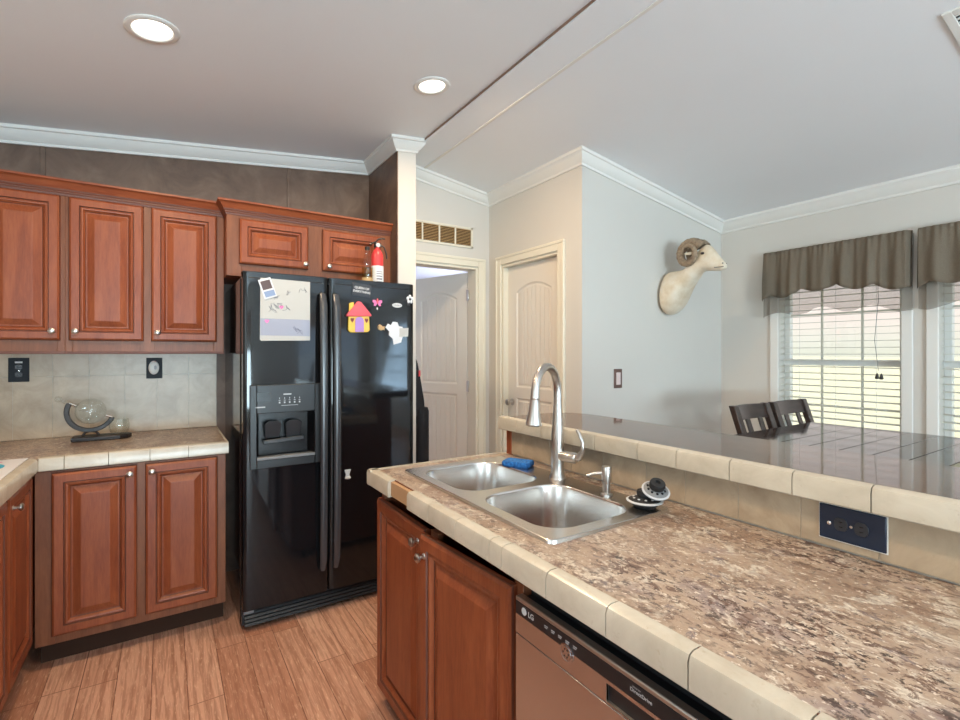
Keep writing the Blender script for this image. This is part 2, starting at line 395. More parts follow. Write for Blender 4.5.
struct(MB().box(XL-.15, XW+.14, YREAR-.15, 6.6, -.12, 0).build('floor', 'plank_floor'))
struct(MB().prism([(XL-.15, fL(XL-.15)), (XRIDGE, fL(XRIDGE)), (XRIDGE, 2.95), (XL-.15, 2.95)], 'y', YREAR-.15, YB+.12).build('ceiling_kitchen', 'ceiling_paint'))
struct(MB().prism([(XRIDGE, fR(XRIDGE)), (XW+.14, fR(XW+.14)), (XW+.14, 2.95), (XRIDGE, 2.95)], 'y', YREAR-.15, YB+.12).build('ceiling_dining', 'ceiling_paint'))
struct(MB().prism([(XRIDGE-.003, fL(XRIDGE)-.012), (XRIDGE+.004, fL(XRIDGE)-.012), (XRIDGE+.004, fL(XRIDGE)+.01), (XRIDGE-.003, fL(XRIDGE)+.01)], 'y', YREAR, 2.9).build('trim_1', 'trim_brown'))
struct(MB().prism([(1.583, fR(1.583)-.004), (1.598, fR(1.598)-.004), (1.598, fR(1.598)+.01), (1.583, fR(1.583)+.01)], 'y', YREAR, YH-.06).build('trim_2', 'white_trim'))

# back wall: mottled brown panelling with battens
struct(MB().box(XL-.15, XP, YB, YB+.12, 0, 2.9).build('wall_back', 'brown_panel'))
for i, x in enumerate((-.555, .683)):
    struct(MB().box(x, x+.022, YB-.005, YB+.01, 1.0, ceilz(x)).build('trim_%d' % (3+i), 'brown_panel', bevel=.002))
part = sroot('wall_partition', (1.3175, 3.2, 0))
MB().box(XP+.006, XQ, YP, YB+.12, 0, 2.9).build('wall_core', 'wall_paint', part)
MB().box(XP, XP+.006, YP+.004, YB, 0, 2.9).build('wall_panel', 'brown_panel', part)
MB().box(XP, XP+.008, YP-.003, YP+.012, 0, 2.75).build('corner_trim', 'brown_panel', part)
# hall wall with doorway to the back room
hw = MB(); hw.box(XQ, 1.42, YH, YH+.12, 0, 2.9); hw.box(2.09, XC+.12, YH, YH+.12, 0, 2.9); hw.box(1.42, 2.09, YH, YH+.12, 2.05, 2.9)
struct(hw.build('wall_hall', 'wall_paint'))
cw = MB(); cw.box(XC, XC+.12, YR, 2.44, 0, 2.9); cw.box(XC, XC+.12, 3.09, YH, 0, 2.9); cw.box(XC, XC+.12, 2.44, 3.09, 2.05, 2.9)
struct(cw.build('wall_closet', 'wall_paint'))
struct(MB().box(XC+.12, XW+.14, YR, YR+.12, 0, 2.9).build('wall_dining', 'wall_paint'))
# back room beyond the open door
br = MB(); br.box(1.386, 1.40, 3.56, 6.5, 0, 2.6); br.box(1.40, 3.6, 6.4, 6.5, 0, 2.6); br.box(3.5, 3.6, 3.0, 6.5, 0, 2.6)
struct(br.build('wall_bedroom', 'wall_paint'))
struct(MB().box(1.386, 3.6, YH+.12, 6.5, 2.40, 2.5).build('ceiling_bedroom', 'ceiling_paint'))
struct(MB().box(XL-.15, XL, YREAR, .0-.4, 0, 2.9).box(XL-.15, XL, .8, YB, 0, 2.9).box(XL-.15, XL, -.4, .8, 0, 1.15).box(XL-.15, XL, -.4, .8, 2.05, 2.9).build('wall_left', 'wall_paint'))
rw = MB()
for x0, x1 in ((XL-.15, -.95), (1.15, 2.3), (3.5, XW+.14)): rw.box(x0, x1, YREAR-.15, YREAR, 0, 2.9)
for x0, x1 in ((-.95, 1.15), (2.3, 3.5)): rw.box(x0, x1, YREAR-.15, YREAR, 0, .05).box(x0, x1, YREAR-.15, YREAR, 2.2, 2.9)  # openings added to let the rear fill lamps into the room
struct(rw.build('wall_rear', 'wall_paint'))
WZ0, WZ1 = .58, 2.03
WINS = [(1.09, 1.79), (.22, .92), (-4.5, -2.6)]
ww = MB(); ys = [YREAR-.15]
for a, b in sorted(WINS): ys += [a, b]
ys.append(YR+.12)
for k in range(0, len(ys), 2): ww.box(XW, XW+.14, ys[k], ys[k+1], 0, 2.9)
for a, b in WINS: ww.box(XW, XW+.14, a, b, 0, WZ0).box(XW, XW+.14, a, b, WZ1, 2.9)
struct(ww.build('wall_window', 'wall_paint'))

# crown moulding
def crown(name, path, mat='white_trim'):
    prof = [(0, -.094), (.010, -.094), (.013, -.078), (.022, -.072), (.046, -.040), (.055, -.022), (.064, -.018), (.068, -.004), (.068, .004), (0, .004)]
    prof = [(a*.92, b*.86 if b < 0 else b) for a, b in prof]
    segs = [(Vector(path[i+1])-Vector(path[i])).normalized() for i in range(len(path)-1)]
    nor = [Vector((t.y, -t.x)) for t in segs]
    rings = []
    for i, p in enumerate(path):
        if i == 0: out = nor[0]
        elif i == len(path)-1: out = nor[-1]
        else: out = nor[i-1]+nor[i] if nor[i-1].dot(nor[i]) < .5 else nor[i]
        rings.append([(p[0]+out.x*a, p[1]+out.y*a, ceilz(p[0]+out.x*a if p[0] > 1.45 or p[0] < 1.2 else min(p[0]+out.x*a, 1.41))+b) for a, b in prof])
    return struct(MB().loft(rings).build(name, mat, smooth=35))
crown('trim_5', [(XL, YB), (XP, YB), (XP, YP), (XQ, YP), (XQ, YH), (1.41, YH)])
crown('trim_6', [(1.46, YH), (XC, YH), (XC, YR), (XW, YR), (XW, YREAR)])

# ------------------------------------------------------------------ windows of the dining side
def window(idx, a, b):
    r = sroot('window_%d' % idx, (XW, (a+b)/2, WZ0))
    cs = MB()                                                       # casing on the room side
    cs.box(XW-.016, XW, a-.055, a, WZ0-.06, WZ1+.055).box(XW-.016, XW, b, b+.055, WZ0-.06, WZ1+.055)
    cs.box(XW-.016, XW, a, b, WZ1, WZ1+.055).box(XW-.035, XW, a-.07, b+.07, WZ0-.022, WZ0).box(XW-.014, XW, a, b, WZ0-.06, WZ0-.022)
    cs.build('casing', 'white_trim', r, bevel=.004)
    fr = MB(); xf0, xf1 = XW+.085, XW+.13
    fr.box(xf0, xf1, a, a+.035, WZ0, WZ1).box(xf0, xf1, b-.035, b, WZ0, WZ1).box(xf0, xf1, a, b, WZ0, WZ0+.04).box(xf0, xf1, a, b, WZ1-.04, WZ1)
    fr.box(xf0-.012, xf1, a, b, 1.283, 1.326)
    fr.build('window_frame', 'vinyl_white', r, bevel=.003)
    mu = MB()
    for k in (1, 2):
        y = a+(b-a)*k/3; mu.box(xf0+.015, xf0+.027, y-.006, y+.006, WZ0+.04, WZ1-.04)
    for z in (1.005, 1.64): mu.box(xf0+.0155, xf0+.0265, a+.035, b-.035, z-.006, z+.006)
    mu.build('muntin', 'slat_vinyl', r)
    MB().box(xf0+.028, xf0+.031, a+.03, b-.03, WZ0+.03, WZ1-.03).build('glass_pane', 'window_glass', r)
    return r
for i, (a, b) in enumerate(WINS): window(i+1, a, b)
def blind(a, b, label):
    t = thing('window_blind', label, 'blind', (XW+.04, (a+b)/2, WZ1), 'white slatted blinds in the dining windows')
    sl = MB(); z = WZ1-.06; xm = XW+.042; tilt = math.radians(2)
    while z > WZ0+.05:
        dx, dz = .025*math.cos(tilt), .025*math.sin(tilt)
        sl.add([(xm-dx, a+.006, z-dz), (xm+dx, a+.006, z+dz), (xm+dx, b-.006, z+dz), (xm-dx, b-.006, z-dz),
                (xm-dx, a+.006, z-dz+.003), (xm+dx, a+.006, z+dz+.003), (xm+dx, b-.006, z+dz+.003), (xm-dx, b-.006, z-dz+.003)],
               [(0,3,2,1),(4,5,6,7),(0,1,5,4),(1,2,6,5),(2,3,7,6),(3,0,4,7)]); z -= .0435
    sl.build('slat', 'slat_vinyl', t)
    MB().box(XW+.012, XW+.072, a+.004, b-.004, WZ1-.05, WZ1-.002).build('head_rail', 'white_plastic', t, bevel=.003)
    MB().box(XW+.02, XW+.066, a+.006, b-.006, WZ0+.012, WZ0+.03).build('bottom_rail', 'white_plastic', t, bevel=.003)
    for yy in (a+.13, (a+b)/2, b-.13):
        MB().tube([(xm-.026, yy, WZ1-.05), (xm-.027, yy, WZ0+.03)], .0012, 5).build('ladder_cord', 'white_plastic', t)
    return t
blind(1.09, 1.79, 'white slatted blind in the whole window nearest the mounted ram head')
blind(.22, .92, 'white slatted blind in the second window, cut off by the picture edge')
pc = thing('blind_cord', 'thin blind pull cord with two dark tassels hanging before the first window', 'cord', (XW+.005, 1.19, 1.2))
MB().tube([(XW+.002, 1.21, 1.97), (XW+.001, 1.205, 1.7), (XW+.003, 1.225, 1.45), (XW+.002, 1.205, 1.26)], .0015, 5).build('cord', 'grey_plastic', pc)
for dy in (-.012, .010):
    MB().lathe([(.002, .03), (.006, .022), (.011, 0), (.010, -.006), (.003, -.008)], (XW+.002, 1.202+dy, 1.225-abs(dy))).build('tassel', 'dark_bronze', pc, smooth=40)

def valance(y0, y1, label, seed):
    t = thing('window_valance', label, 'curtain', (XW-.04, (y0+y1)/2, 1.65), 'brown gathered valances over the dining windows')
    rnd = random.Random(seed); ph = [rnd.uniform(0, 6.28) for _ in range(4)]
    n = int((y1-y0)/.006); L = y1-y0
    def sheet(xo, ztop, zfun, amp):
        rows = 12; top = []; grid = []
        for i in range(n+1):
            s_ = i/n; y = y0+L*s_
            fold = .5+.32*math.sin(s_*L*2*PI/.165+ph[0]+1.2*math.sin(s_*7+ph[1]))+.18*math.sin(s_*L*2*PI/.075+ph[3]+1.5*math.sin(s_*13+ph[1]))
            fine = math.sin(s_*L*2*PI/.034+ph[2]+1.1*math.sin(s_*23))
            col = []
            for k in range(rows+1):
                q = k/rows; z = ztop+(zfun(s_)-ztop)*q
                x = xo - amp*fold*min(1, .25+q*1.1) - .004*fine*max(0, 1-q*2.2)
                if s_ < .02 or s_ > .98: x = min(x+.045*(1-min(s_, 1-s_)/.02), XW-.002)
                col.append((x, y, z))
            grid.append(col)
        m = MB(); R = rows+1
        m.add([p for c in grid for p in c], [(i*R+k, (i+1)*R+k, (i+1)*R+k+1, i*R+k+1) for i in range(n) for k in range(rows)])
        return m
    scal = lambda s_: 1.80 - .035*abs(math.sin(s_*PI*4.2+.5)) - .02*math.cos(s_*6.28)
    o = sheet(XW-.058, 2.095, scal, .042).build('outer_layer', 'valance_fabric', t, smooth=60, fix=False)
    sd = o.modifiers.new('thick', 'SOLIDIFY'); sd.thickness = .002
    o = sheet(XW-.038, 2.08, lambda s_: 1.648+.018*math.sin(s_*19+ph[3])-.012*math.cos(s_*6.28), .036).build('sheer_layer', 'valance_sheer', t, smooth=60, fix=False)
    MB().tube([(XW-.045, y0+.012, 2.06), (XW-.045, y1-.012, 2.06)], .005, 8).build('rod', 'white_plastic', t, smooth=40)
    return t
valance(1.032, 1.885, 'brown gathered two-layer valance over the window nearest the ram head', 3)
valance(.13, 1.012, 'brown gathered valance at the picture edge, over the second window', 5)

# ------------------------------------------------------------------ interior doors
def arch_outline(x0, x1, z0, z1, rise, n=14):
    pts = [(x0, z0), (x1, z0)]
    for k in range(n+1):
        s_ = 1-2*k/n; pts.append(((x0+x1)/2+(x1-x0)/2*s_, z1-rise+rise*(1-s_*s_)))
    return pts
def inset_poly(p, d):
    cx = sum(q[0] for q in p)/len(p); n = len(p); out = []
    for i in range(n):
        a, b, c = Vector(p[i-1]), Vector(p[i]), Vector(p[(i+1) % n])
        e1 = (b-a).normalized(); e2 = (c-b).normalized()
        n1 = Vector((-e1.y, e1.x)); n2 = Vector((-e2.y, e2.x)); m = (n1+n2); m /= max(m.dot(n1), .3)
        out.append((b.x+m.x*d, b.y+m.y*d))
    return out
def panel_door(root, O, U, T, w_, h_, knob_u, hinges_u=None):
    """two-panel arch-top plank door; U across, T outward from the visible face"""
    W = Vector((0, 0, 1)); O = Vector(O); U = Vector(U).normalized(); T = Vector(T).normalized()
    P1 = arch_outline(.105, w_-.105, 1.10, h_-.14, .06); P2 = [(.105, .20), (w_-.105, .20), (w_-.105, 1.02), (.105, 1.02)]
    mb = MB(); v, f = fill_with_holes([(0, 0), (w_, 0), (w_, h_), (0, h_)], [P1, P2])
    mb.add([O+U*p[0]+W*p[1] for p in v], f)
    for P in (P1, P2):
        rings = []; 
        for d, dep in ((0, 0), (.006, -.004), (.012, -.009), (.022, -.009), (.028, -.005)):
            rings.append([O+U*p[0]+W*p[1]+T*dep for p in (inset_poly(P, d) if d else P)])
        mb.loft(rings, cap=False)
        Q = inset_poly(P, .028); mb.add([O+U*p[0]+W*p[1]-T*.0085 for p in Q], [tuple(range(len(Q)))])
        x0, x1 = .105+.028, w_-.105-.028; nb = 7
        for k in range(nb):
            a = x0+(x1-x0)*k/nb+.0022; b = x0+(x1-x0)*(k+1)/nb-.0022
            if P is P1:
                ct = lambda x: h_-.14-.06+.06*(1-((x-w_/2)/(w_/2-.105))**2)-.028
                pl = [(a, 1.128), (b, 1.128)]+[(b+(a-b)*q/4, ct(b+(a-b)*q/4)) for q in range(5)]
            else: pl = [(a, .228), (b, .228), (b, .992), (a, .992)]
            mb.frame(pl, O-T*.0085, U, W, T, .0035)
    mb.add([O-T*.035, O+U*w_-T*.035, O+U*w_+W*h_-T*.035, O+W*h_-T*.035, O, O+U*w_, O+U*w_+W*h_, O+W*h_], [(3,2,1,0), (0,1,5,4), (1,2,6,5), (2,3,7,6), (3,0,4,7)])
    mb.build('door_leaf', 'door_paint', root, fix=False)
    kb = MB()
    kb.lathe([(.026, 0), (.026, .004), (.012, .008), (.009, .022), (.016, .030), (.024, .042), (.022, .054), (.010, .060), (.001, .061)], O+U*knob_u+W*.985, T)
    kb.build('door_knob', 'brushed_nickel', root, smooth=40)
def casing(root, O, U, T, w_, h_, d=.065):
    W = Vector((0, 0, 1)); O = Vector(O); U = Vector(U); mb = MB()
    for a, b, c, e in ((-d, 0, 0, h_+d), (w_, w_+d, 0, h_+d), (0, w_, h_, h_+d)):
        mb.frame([(a, c), (b, c), (b, e), (a, e)], O, U, W, T, .016)
    for a, b, c, e in ((-d-.001, -d+.02, 0, h_+d-.02), (w_+d-.02, w_+d+.001, 0, h_+d-.02), (-d-.001, w_+d+.001, h_+d-.02, h_+d+.001)):
        mb.frame([(a, c), (b, c), (b, e), (a, e)], O, U, W, T, .021)
    mb.build('casing', 'cream_trim', root, bevel=.004)
d1 = sroot('door_1', (1.75, YH, 0))
casing(d1, (1.42, YH, 0), (1, 0, 0), (0, -1, 0), .67, 2.05)
MB().box(2.072, 2.09, YH-.001, YH+.121, 0, 2.05).box(1.42, 1.438, YH-.001, YH+.121, 0, 2.05).box(1.438, 2.072, YH-.001, YH+.121, 2.032, 2.05).build('door_frame', 'cream_trim', d1)
hx, hy = 2.070, YH+.135; dv = Vector((1.91-2.11, 4.03-3.425, 0)).normalized()
panel_door(d1, Vector((hx, hy, .01))+dv*.64, -dv, Vector((-dv.y, dv.x, 0)), .64, 2.015, .06)
hg = MB()
for z in (.25, 1.10, 1.84): hg.box(hx-.008, hx+.006, hy-.035, hy-.004, z-.045, z+.045)
hg.build('hinge', 'brushed_nickel', d1, bevel=.002)
d2 = sroot('door_2', (XC, 2.765, 0))
casing(d2, (XC, 3.09, 0), (0, -1, 0), (-1, 0, 0), .65, 2.05)
MB().box(XC-.001, XC+.121, 3.072, 3.09, 0, 2.05).box(XC-.001, XC+.121, 2.44, 2.458, 0, 2.05).box(XC-.001, XC+.121, 2.458, 3.072, 2.032, 2.05).build('door_frame', 'cream_trim', d2)
panel_door(d2, (XC+.045, 3.070, .01), (0, -1, 0), (-1, 0, 0), .61, 2.02, .055)

# return-air grille over the open doorway
vg = thing('return_air_grille', 'cream louvred return air grille over the open hall doorway', 'vent', (1.75, YH-.01, 2.27))
g = MB(); a, b = 1.46, 2.04
g.box(a, b, YH-.012, YH, 2.193, 2.21).box(a, b, YH-.012, YH, 2.337, 2.354).box(a, a+.018, YH-.012, YH, 2.193, 2.354).box(b-.018, b, YH-.012, YH, 2.193, 2.354)
for x in (1.60, 1.742, 1.881): g.box(x-.006, x+.006, YH-.012, YH, 2.2, 2.35)
g.build('frame', 'cream_trim', vg, bevel=.002)
g = MB()
for k in range(11):
    z = 2.214+k*.0115; g.add([(a+.016, YH-.010, z), (b-.016, YH-.010, z), (b-.016, YH-.002, z+.008), (a+.016, YH-.002, z+.008)], [(0, 1, 2, 3)])
g.build('louvre', 'tan', vg, fix=False)
MB().box(a+.01, b-.01, YH-.002, YH-.0005, 2.2, 2.345).build('backing', 'toe_kick', vg)

# ------------------------------------------------------------------ cabinets
def cab_door(root, O, U, T, w_, h_, knob=None, z_w=(0, 0, 1)):
    O, U, W, T = Vector(O), Vector(U).normalized(), Vector(z_w), Vector(T).normalized()
    R = [(0, 0, 0), (0, .011, 0), (.003, .016, 1), (.011, .022, 0), (.041, .022, 0), (.044, .0155, 1), (.0455, .0155, 1), (.051, .019, 0), (.056, .018, 0), (.064, .007, 0), (.067, .005, 1), (.072, .005, 0), (.100, .0185, 0), (.103, .019, 0)]
    mb = MB()
    rings = [[O+U*i+W*i+T*n, O+U*(w_-i)+W*i+T*n, O+U*(w_-i)+W*(h_-i)+T*n, O+U*i+W*(h_-i)+T*n] for i, n, m in R]
    mb.add(rings[0], [(3, 2, 1, 0)])
    for k in range(len(rings)-1):
        mb.add(rings[k]+rings[k+1], [(i, (i+1) % 4, 4+(i+1) % 4, 4+i) for i in range(4)], R[k+1][2])
    mb.add(rings[-1], [(0, 1, 2, 3)])
    d = mb.build('door', ['cabinet_wood', 'cabinet_glaze'], root, fix=False)
    if knob:
        kb = MB().lathe([(.010, 0), (.009, .002), (.005, .004), (.005, .012), (.010, .016), (.0145, .021), (.0145, .026), (.010, .030), (.001, .031)], O+U*knob[0]+W*knob[1]+T*.0215, T, 16)
        kb.build('knob', 'brushed_nickel', d, smooth=40)
    return d
def cab_crown(root, x0, x1, yf, yb, zt, left=False, right=True):
    prof = [(0, -.012), (.004, -.012), (.006, -.002), (.010, 0), (.010, .008), (.014, .010), (.017, .018), (.034, .044), (.042, .050), (.046, .052), (.046, .062), (0, .062)]
    mb = MB(); rings = []
    path = ([((x0, yb), (-1, 0)), ((x0, yf), (-1, -1))] if left else [((x0, yf), (0, -1))]) + ([((x1, yf), (1, -1)), ((x1, yb), (1, 0))] if right else [((x1, yf), (0, -1))])
    rings = [[(p[0]+n[0]*a, p[1]+n[1]*a, zt+b) for a, b in prof] for p, n in path]
    mb.loft(rings); mb.mi = [1 if (i % 12) in (1, 3, 5) and i < 12*(len(rings)-1) else 0 for i in range(len(mb.mi))]
    mb.build('crown_moulding', ['cabinet_wood_cross', 'cabinet_glaze'], root, fix=True)

def carcass(root, x0, x1, yf, yb, z0, z1, stiles, rails):
    mb = MB(); mb.box(x0, x1, yf+.02, yb, z0, z1)
    mb.build('body', 'cabinet_wood', root)
    for a, b in stiles: MB().box(a, b, yf, yf+.02, z0, z1).build('stile', 'cabinet_frame', root, bevel=.0015)
    for a, b in rails: MB().box(stiles[0][1], stiles[-1][0], yf+.0006, yf+.02, a, b).build('rail', 'cabinet_frame', root, bevel=.0015)

F = 3.139   # face of the wall cabinets behind the doors
cb = thing('wall_cabinet', 'reddish wood wall cabinet with two doors between the outlet corner and the refrigerator', 'cabinet', (-.06, 3.28, 1.37), 'wood wall cabinets')
carcass(cb, -.415, .283, F, YB, 1.37, 2.155, [(-.415, -.385), (-.112, -.046), (.232, .283)], [(1.37, 1.44), (2.13, 2.155)])
MB().box(-.415, .283, F-.004, F+.02, 1.365, 1.378).build('bottom_trim', 'cabinet_glaze', cb, bevel=.001)
cab_door(cb, (-.400, F, 1.432), (1, 0, 0), (0, -1, 0), .306, .712, (.028, .045))
cab_door(cb, (-.062, F, 1.432), (1, 0, 0), (0, -1, 0), .309, .712, (.028, .045))
cab_crown(cb, -.415, .283, F, YB, 2.158, False, False)
ca = thing('wall_cabinet', 'wood wall cabinet cut off by the left picture edge, above the double outlet', 'cabinet', (-.76, 3.28, 1.37), 'wood wall cabinets')
carcass(ca, -1.10, -.415, F, YB, 1.37, 2.155, [(-1.10, -1.05), (-.76, -.73), (-.445, -.415)], [(1.37, 1.44), (2.13, 2.155)])
MB().box(-1.10, -.415, F-.004, F+.02, 1.365, 1.378).build('bottom_trim', 'cabinet_glaze', ca, bevel=.001)
cab_door(ca, (-.737, F, 1.432), (1, 0, 0), (0, -1, 0), .305, .712, (.277, .045))
cab_door(ca, (-1.06, F, 1.432), (1, 0, 0), (0, -1, 0), .305, .712, (.028, .045))
cab_crown(ca, -1.10, -.415, F, YB, 2.158, False, False)
FF = 3.019
cf = thing('wall_cabinet', 'short deep wood cabinet with two wide doors above the black refrigerator', 'cabinet', (.76, 3.2, 1.80), 'wood wall cabinets')
carcass(cf, .285, XP-.002, FF, YB, 1.80, 2.148, [(.285, .36), (.71, .815), (1.16, XP-.002)], [(1.80, 1.875), (2.115, 2.148)])
cab_door(cf, (.347, FF, 1.868), (1, 0, 0), (0, -1, 0), .373, .253, (.352, .028))
cab_door(cf, (.803, FF, 1.868), (1, 0, 0), (0, -1, 0), .373, .253, (.036, .028))
cab_crown(cf, .285, XP-.002, FF, F, 2.150, True, False)

BFY = 2.784
bc = thing('base_cabinet', 'reddish wood base cabinet with two doors under the globe decanter', 'cabinet', (-.10, 3.1, 0), 'wood base cabinets')
carcass(bc, -.468, .259, BFY, YB-.01, .105, .858, [(-.468, -.40), (-.125, -.062), (.208, .259)], [(.105, .16), (.835, .858)])
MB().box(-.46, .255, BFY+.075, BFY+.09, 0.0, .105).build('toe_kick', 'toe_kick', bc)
cab_door(bc, (-.413, BFY, .142), (1, 0, 0), (0, -1, 0), .304, .708, (.277, .672))
cab_door(bc, (-.078, BFY, .142), (1, 0, 0), (0, -1, 0), .300, .708, (.027, .672))
lc = thing('base_cabinet', 'wood base cabinet run at the left picture edge, set square to its neighbour', 'cabinet', (-.8, 1.2, 0), 'wood base cabinets')
LX = -.489
MB().box(XL+.005, LX-.02, -.6, YB-.01, .105, .858).build('body', 'cabinet_wood', lc)
MB().box(LX-.02, LX, 2.74, BFY-.001, .105, .858).build('stile', 'cabinet_frame', lc)
for y in (2.345, 1.92, 1.49, 1.06): MB().box(LX-.02, LX, y, y+.055, .105, .858).build('stile', 'cabinet_frame', lc)
for za, zb in ((.105, .16), (.835, .858)): MB().box(LX-.0195, LX-.0006, -.6, 2.74, za, zb).build('rail', 'cabinet_frame', lc)
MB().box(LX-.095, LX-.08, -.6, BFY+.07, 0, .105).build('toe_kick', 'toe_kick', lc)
cab_door(lc, (LX, 2.378, .142), (0, 1, 0), (1, 0, 0), .372, .708, (.05, .66))
cab_door(lc, (LX, 1.96, .142), (0, 1, 0), (1, 0, 0), .400, .708, (.05, .66))
cab_door(lc, (LX, 1.53, .142), (0, 1, 0), (1, 0, 0), .400, .708, (.35, .66))
cab_door(lc, (LX, 1.10, .142), (0, 1, 0), (1, 0, 0), .400, .708, (.35, .66))

# ------------------------------------------------------------------ worktops
def edge_tiles(mb, p0, p1, nrm, joints, z0, z1, th=.024, skip=()):
    """row of rounded nosing tiles along p0-p1; joints are distances"""
    P0, P1 = Vector(p0), Vector(p1); d = (P1-P0).normalized(); nn = Vector(nrm); L = (P1-P0).length
    js = [0]+list(joints)+[L]
    for k in range(len(js)-1):
        if k in skip: continue
        a, b = js[k]+.0012, js[k+1]-.0012
        prof = [(0, z0), (th-.003, z0), (th, z0+.003), (th, z1-.014), (th-.004, z1-.004), (th-.013, z1), (-.010, z1), (-.010, z0+.03), (0, z0+.03)]
        mb.loft([[P0+d*s_+nn*(x-th)+Vector((0, 0, z)) for x, z in prof] for s_ in (a, b)])
ct = thing('countertop', 'speckled laminate L-shaped worktop with cream tile edge along the back wall', 'worktop', (-.4, 3.0, .86))
MB().box(-.48, .262, 2.795, YB-.001, .862, .917).box(XL+.002, -.48, -.6, YB-.001, .862, .917).build('laminate_top', 'granite_laminate', ct)
e = MB()
edge_tiles(e, (-.454, 2.765, 0), (.272, 2.765, 0), (0, -1, 0), [.085, .24, .395, .55], .862, .921)
edge_tiles(e, (-.454, -.6, 0), (-.454, 2.765, 0), (1, 0, 0), [.155*k+.1 for k in range(21)], .862, .921)
e.build('tile_edge', 'edge_tile', ct, smooth=40)
MB().box(.262, .271, 2.79, YB-.001, .862, .919).build('end_tile', 'edge_tile', ct, bevel=.002)
MB().box(-.452, .264, 2.791, 2.7945, .87, .9175).box(-.4825, -.479, -.6, 2.79, .87, .9178).build('grout_line', 'grout', ct)
# tiled backsplash behind the worktop
sp_ = MB(); xs = [-1.09, -.97, -.815, -.66, -.503, -.35, -.191, -.039, .119, .268]
for k in range(len(xs)-1):
    for za, zb in ((.919, 1.2445), (1.2455, 1.3645)): sp_.box(xs[k]+.0008, xs[k+1]-.0008, YB-.010, YB-.001, za, zb)
bs = sroot('wall_backsplash', (-.4, YB-.005, .919))
sp_.build('tile', 'splash_tile', bs, bevel=.001, seg=1)
MB().box(-1.09, .268, YB-.0085, YB-.001, .9185, 1.366).build('grout', 'edge_tile', bs)

# island ---------------------------------------------------------------
IZ = .92
ic = thing('sink_cabinet', 'dark reddish wood island cabinet with two doors beneath the steel sink', 'cabinet', (1.0, 1.39, 0))
m = MB(); m.box(.74, .755, .925, 1.84, .05, .858); 
MB().box(.742, 1.295, 1.822, 1.832, .05, .858).box(.742, 1.295, .925, .938, .05, .858).box(.742, 1.295, .938, 1.822, .05, .066).box(1.28, 1.295, .938, 1.822, .066, .858).build('body', 'cabinet_wood', ic)
for a, b, zt in ((1.80, 1.832, .858), (1.36, 1.41, .80), (.925, .96, .858)): MB().box(.722, .742, a, b, .05, zt).build('stile', 'cabinet_frame', ic, bevel=.0015)
MB().box(.7226, .742, .96, 1.80, .05, .09).build('rail', 'cabinet_frame', ic)
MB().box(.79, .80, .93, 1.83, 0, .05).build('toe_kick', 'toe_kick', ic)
cab_door(ic, (.720, 1.834, .062), (0, -1, 0), (-1, 0, 0), .416, .738, (.375, .690))
uu = Vector((-.035, .432, 0)).normalized()
cab_door(ic, Vector((.722, .950, .058))+uu*.434, -uu, Vector((-uu.y, uu.x, 0)), .434, .748, (.03, .688))
ip = thing('island_cabinet', 'wood island cabinet beyond the dishwasher, below the picture edge', 'cabinet', (1.0, -.15, 0))
MB().box(.742, 1.295, -.6, .298, .05, .858).build('body', 'cabinet_wood', ip)
cab_door(ip, (.742, .285, .062), (0, -1, 0), (-1, 0, 0), .42, .738, (.39, .690))
cab_door(ip, (.742, -.155, .062), (0, -1, 0), (-1, 0, 0), .42, .738, (.03, .690))

it = thing('island_worktop', 'speckled granite-look island worktop with cream tile nosing around the sink', 'worktop', (.98, .6, .86))
sx0, sx1, sy0, sy1 = .785, 1.195, .895, 1.70
MB().box(.688, sx0, -.6, 1.813, .862, .917).box(sx1, 1.298, -.6, 1.813, .862, .917).box(sx0, sx1, -.6, sy0, .862, .917).box(sx0, sx1, sy1, 1.813, .862, .917).build('laminate_top', 'granite_laminate', it)
e = MB(); jy = [1.62, 1.462, 1.308, 1.147, .982, .931, .772, .609, .446, .283, .12, -.043, -.206, -.37, -.53]
edge_tiles(e, (.66, 1.835, 0), (.66, -.6, 0), (-1, 0, 0), [1.835-y for y in jy], .860, .919, skip=(0, 1))
e2 = MB(); edge_tiles(e2, (.66, 1.835, 0), (.66, 1.62, 0), (-1, 0, 0), [], .860, .919)
edge_tiles(e2, (1.298, 1.835, 0), (.66, 1.835, 0), (0, 1, 0), [.155, .31, .465], .860, .919)
e2.build('corner_tile', 'edge_tile', it, smooth=40)
e.build('tile_edge', 'edge_tile', it, smooth=40)
MB().box(.6865, .6885, -.6, 1.8115, .87, .9185).build('wood_strip', 'wood_strip', it)
MB().box(.672, .6875, 1.46, 1.625, .864, .914).build('bare_substrate', 'substrate', it)
# low wall carrying the raised bar
pw = sroot('wall_island', (1.36, .6, 0))
MB().box(1.308, 1.43, -.6, 1.752, 0, 1.03).build('wall_core', 'wall_paint', pw)
MB().box(1.298, 1.43, 1.752, 1.79, .0, 1.03).build('end_post', 'cabinet_wood', pw, bevel=.003)
m = MB(); yj = [1.752, 1.661, 1.496, 1.369, 1.21, 1.027, .887, .727, .573, .418, .26, .1, -.06, -.22, -.38, -.6]
for k in range(len(yj)-1): m.box(1.299, 1.308, yj[k+1]+.0008, yj[k]-.0008, .921, 1.03)
m.build('tile', 'splash_tile', pw, bevel=.001, seg=1)
MB().box(1.3005, 1.308, -.6, 1.752, .919, 1.03).build('grout', 'grout', pw)
bt = thing('breakfast_bar', 'long raised bar top in glossy dark brown laminate with cream tile nosing', 'bar', (1.46, .6, 1.03))
poly = [(1.272, -.6), (1.67, -.6), (1.67, 1.62)]+[(1.50+.17*math.cos(PI/2*k/8), 1.62+.16*math.sin(PI/2*k/8)) for k in range(1, 9)]+[(1.272, 1.78)]
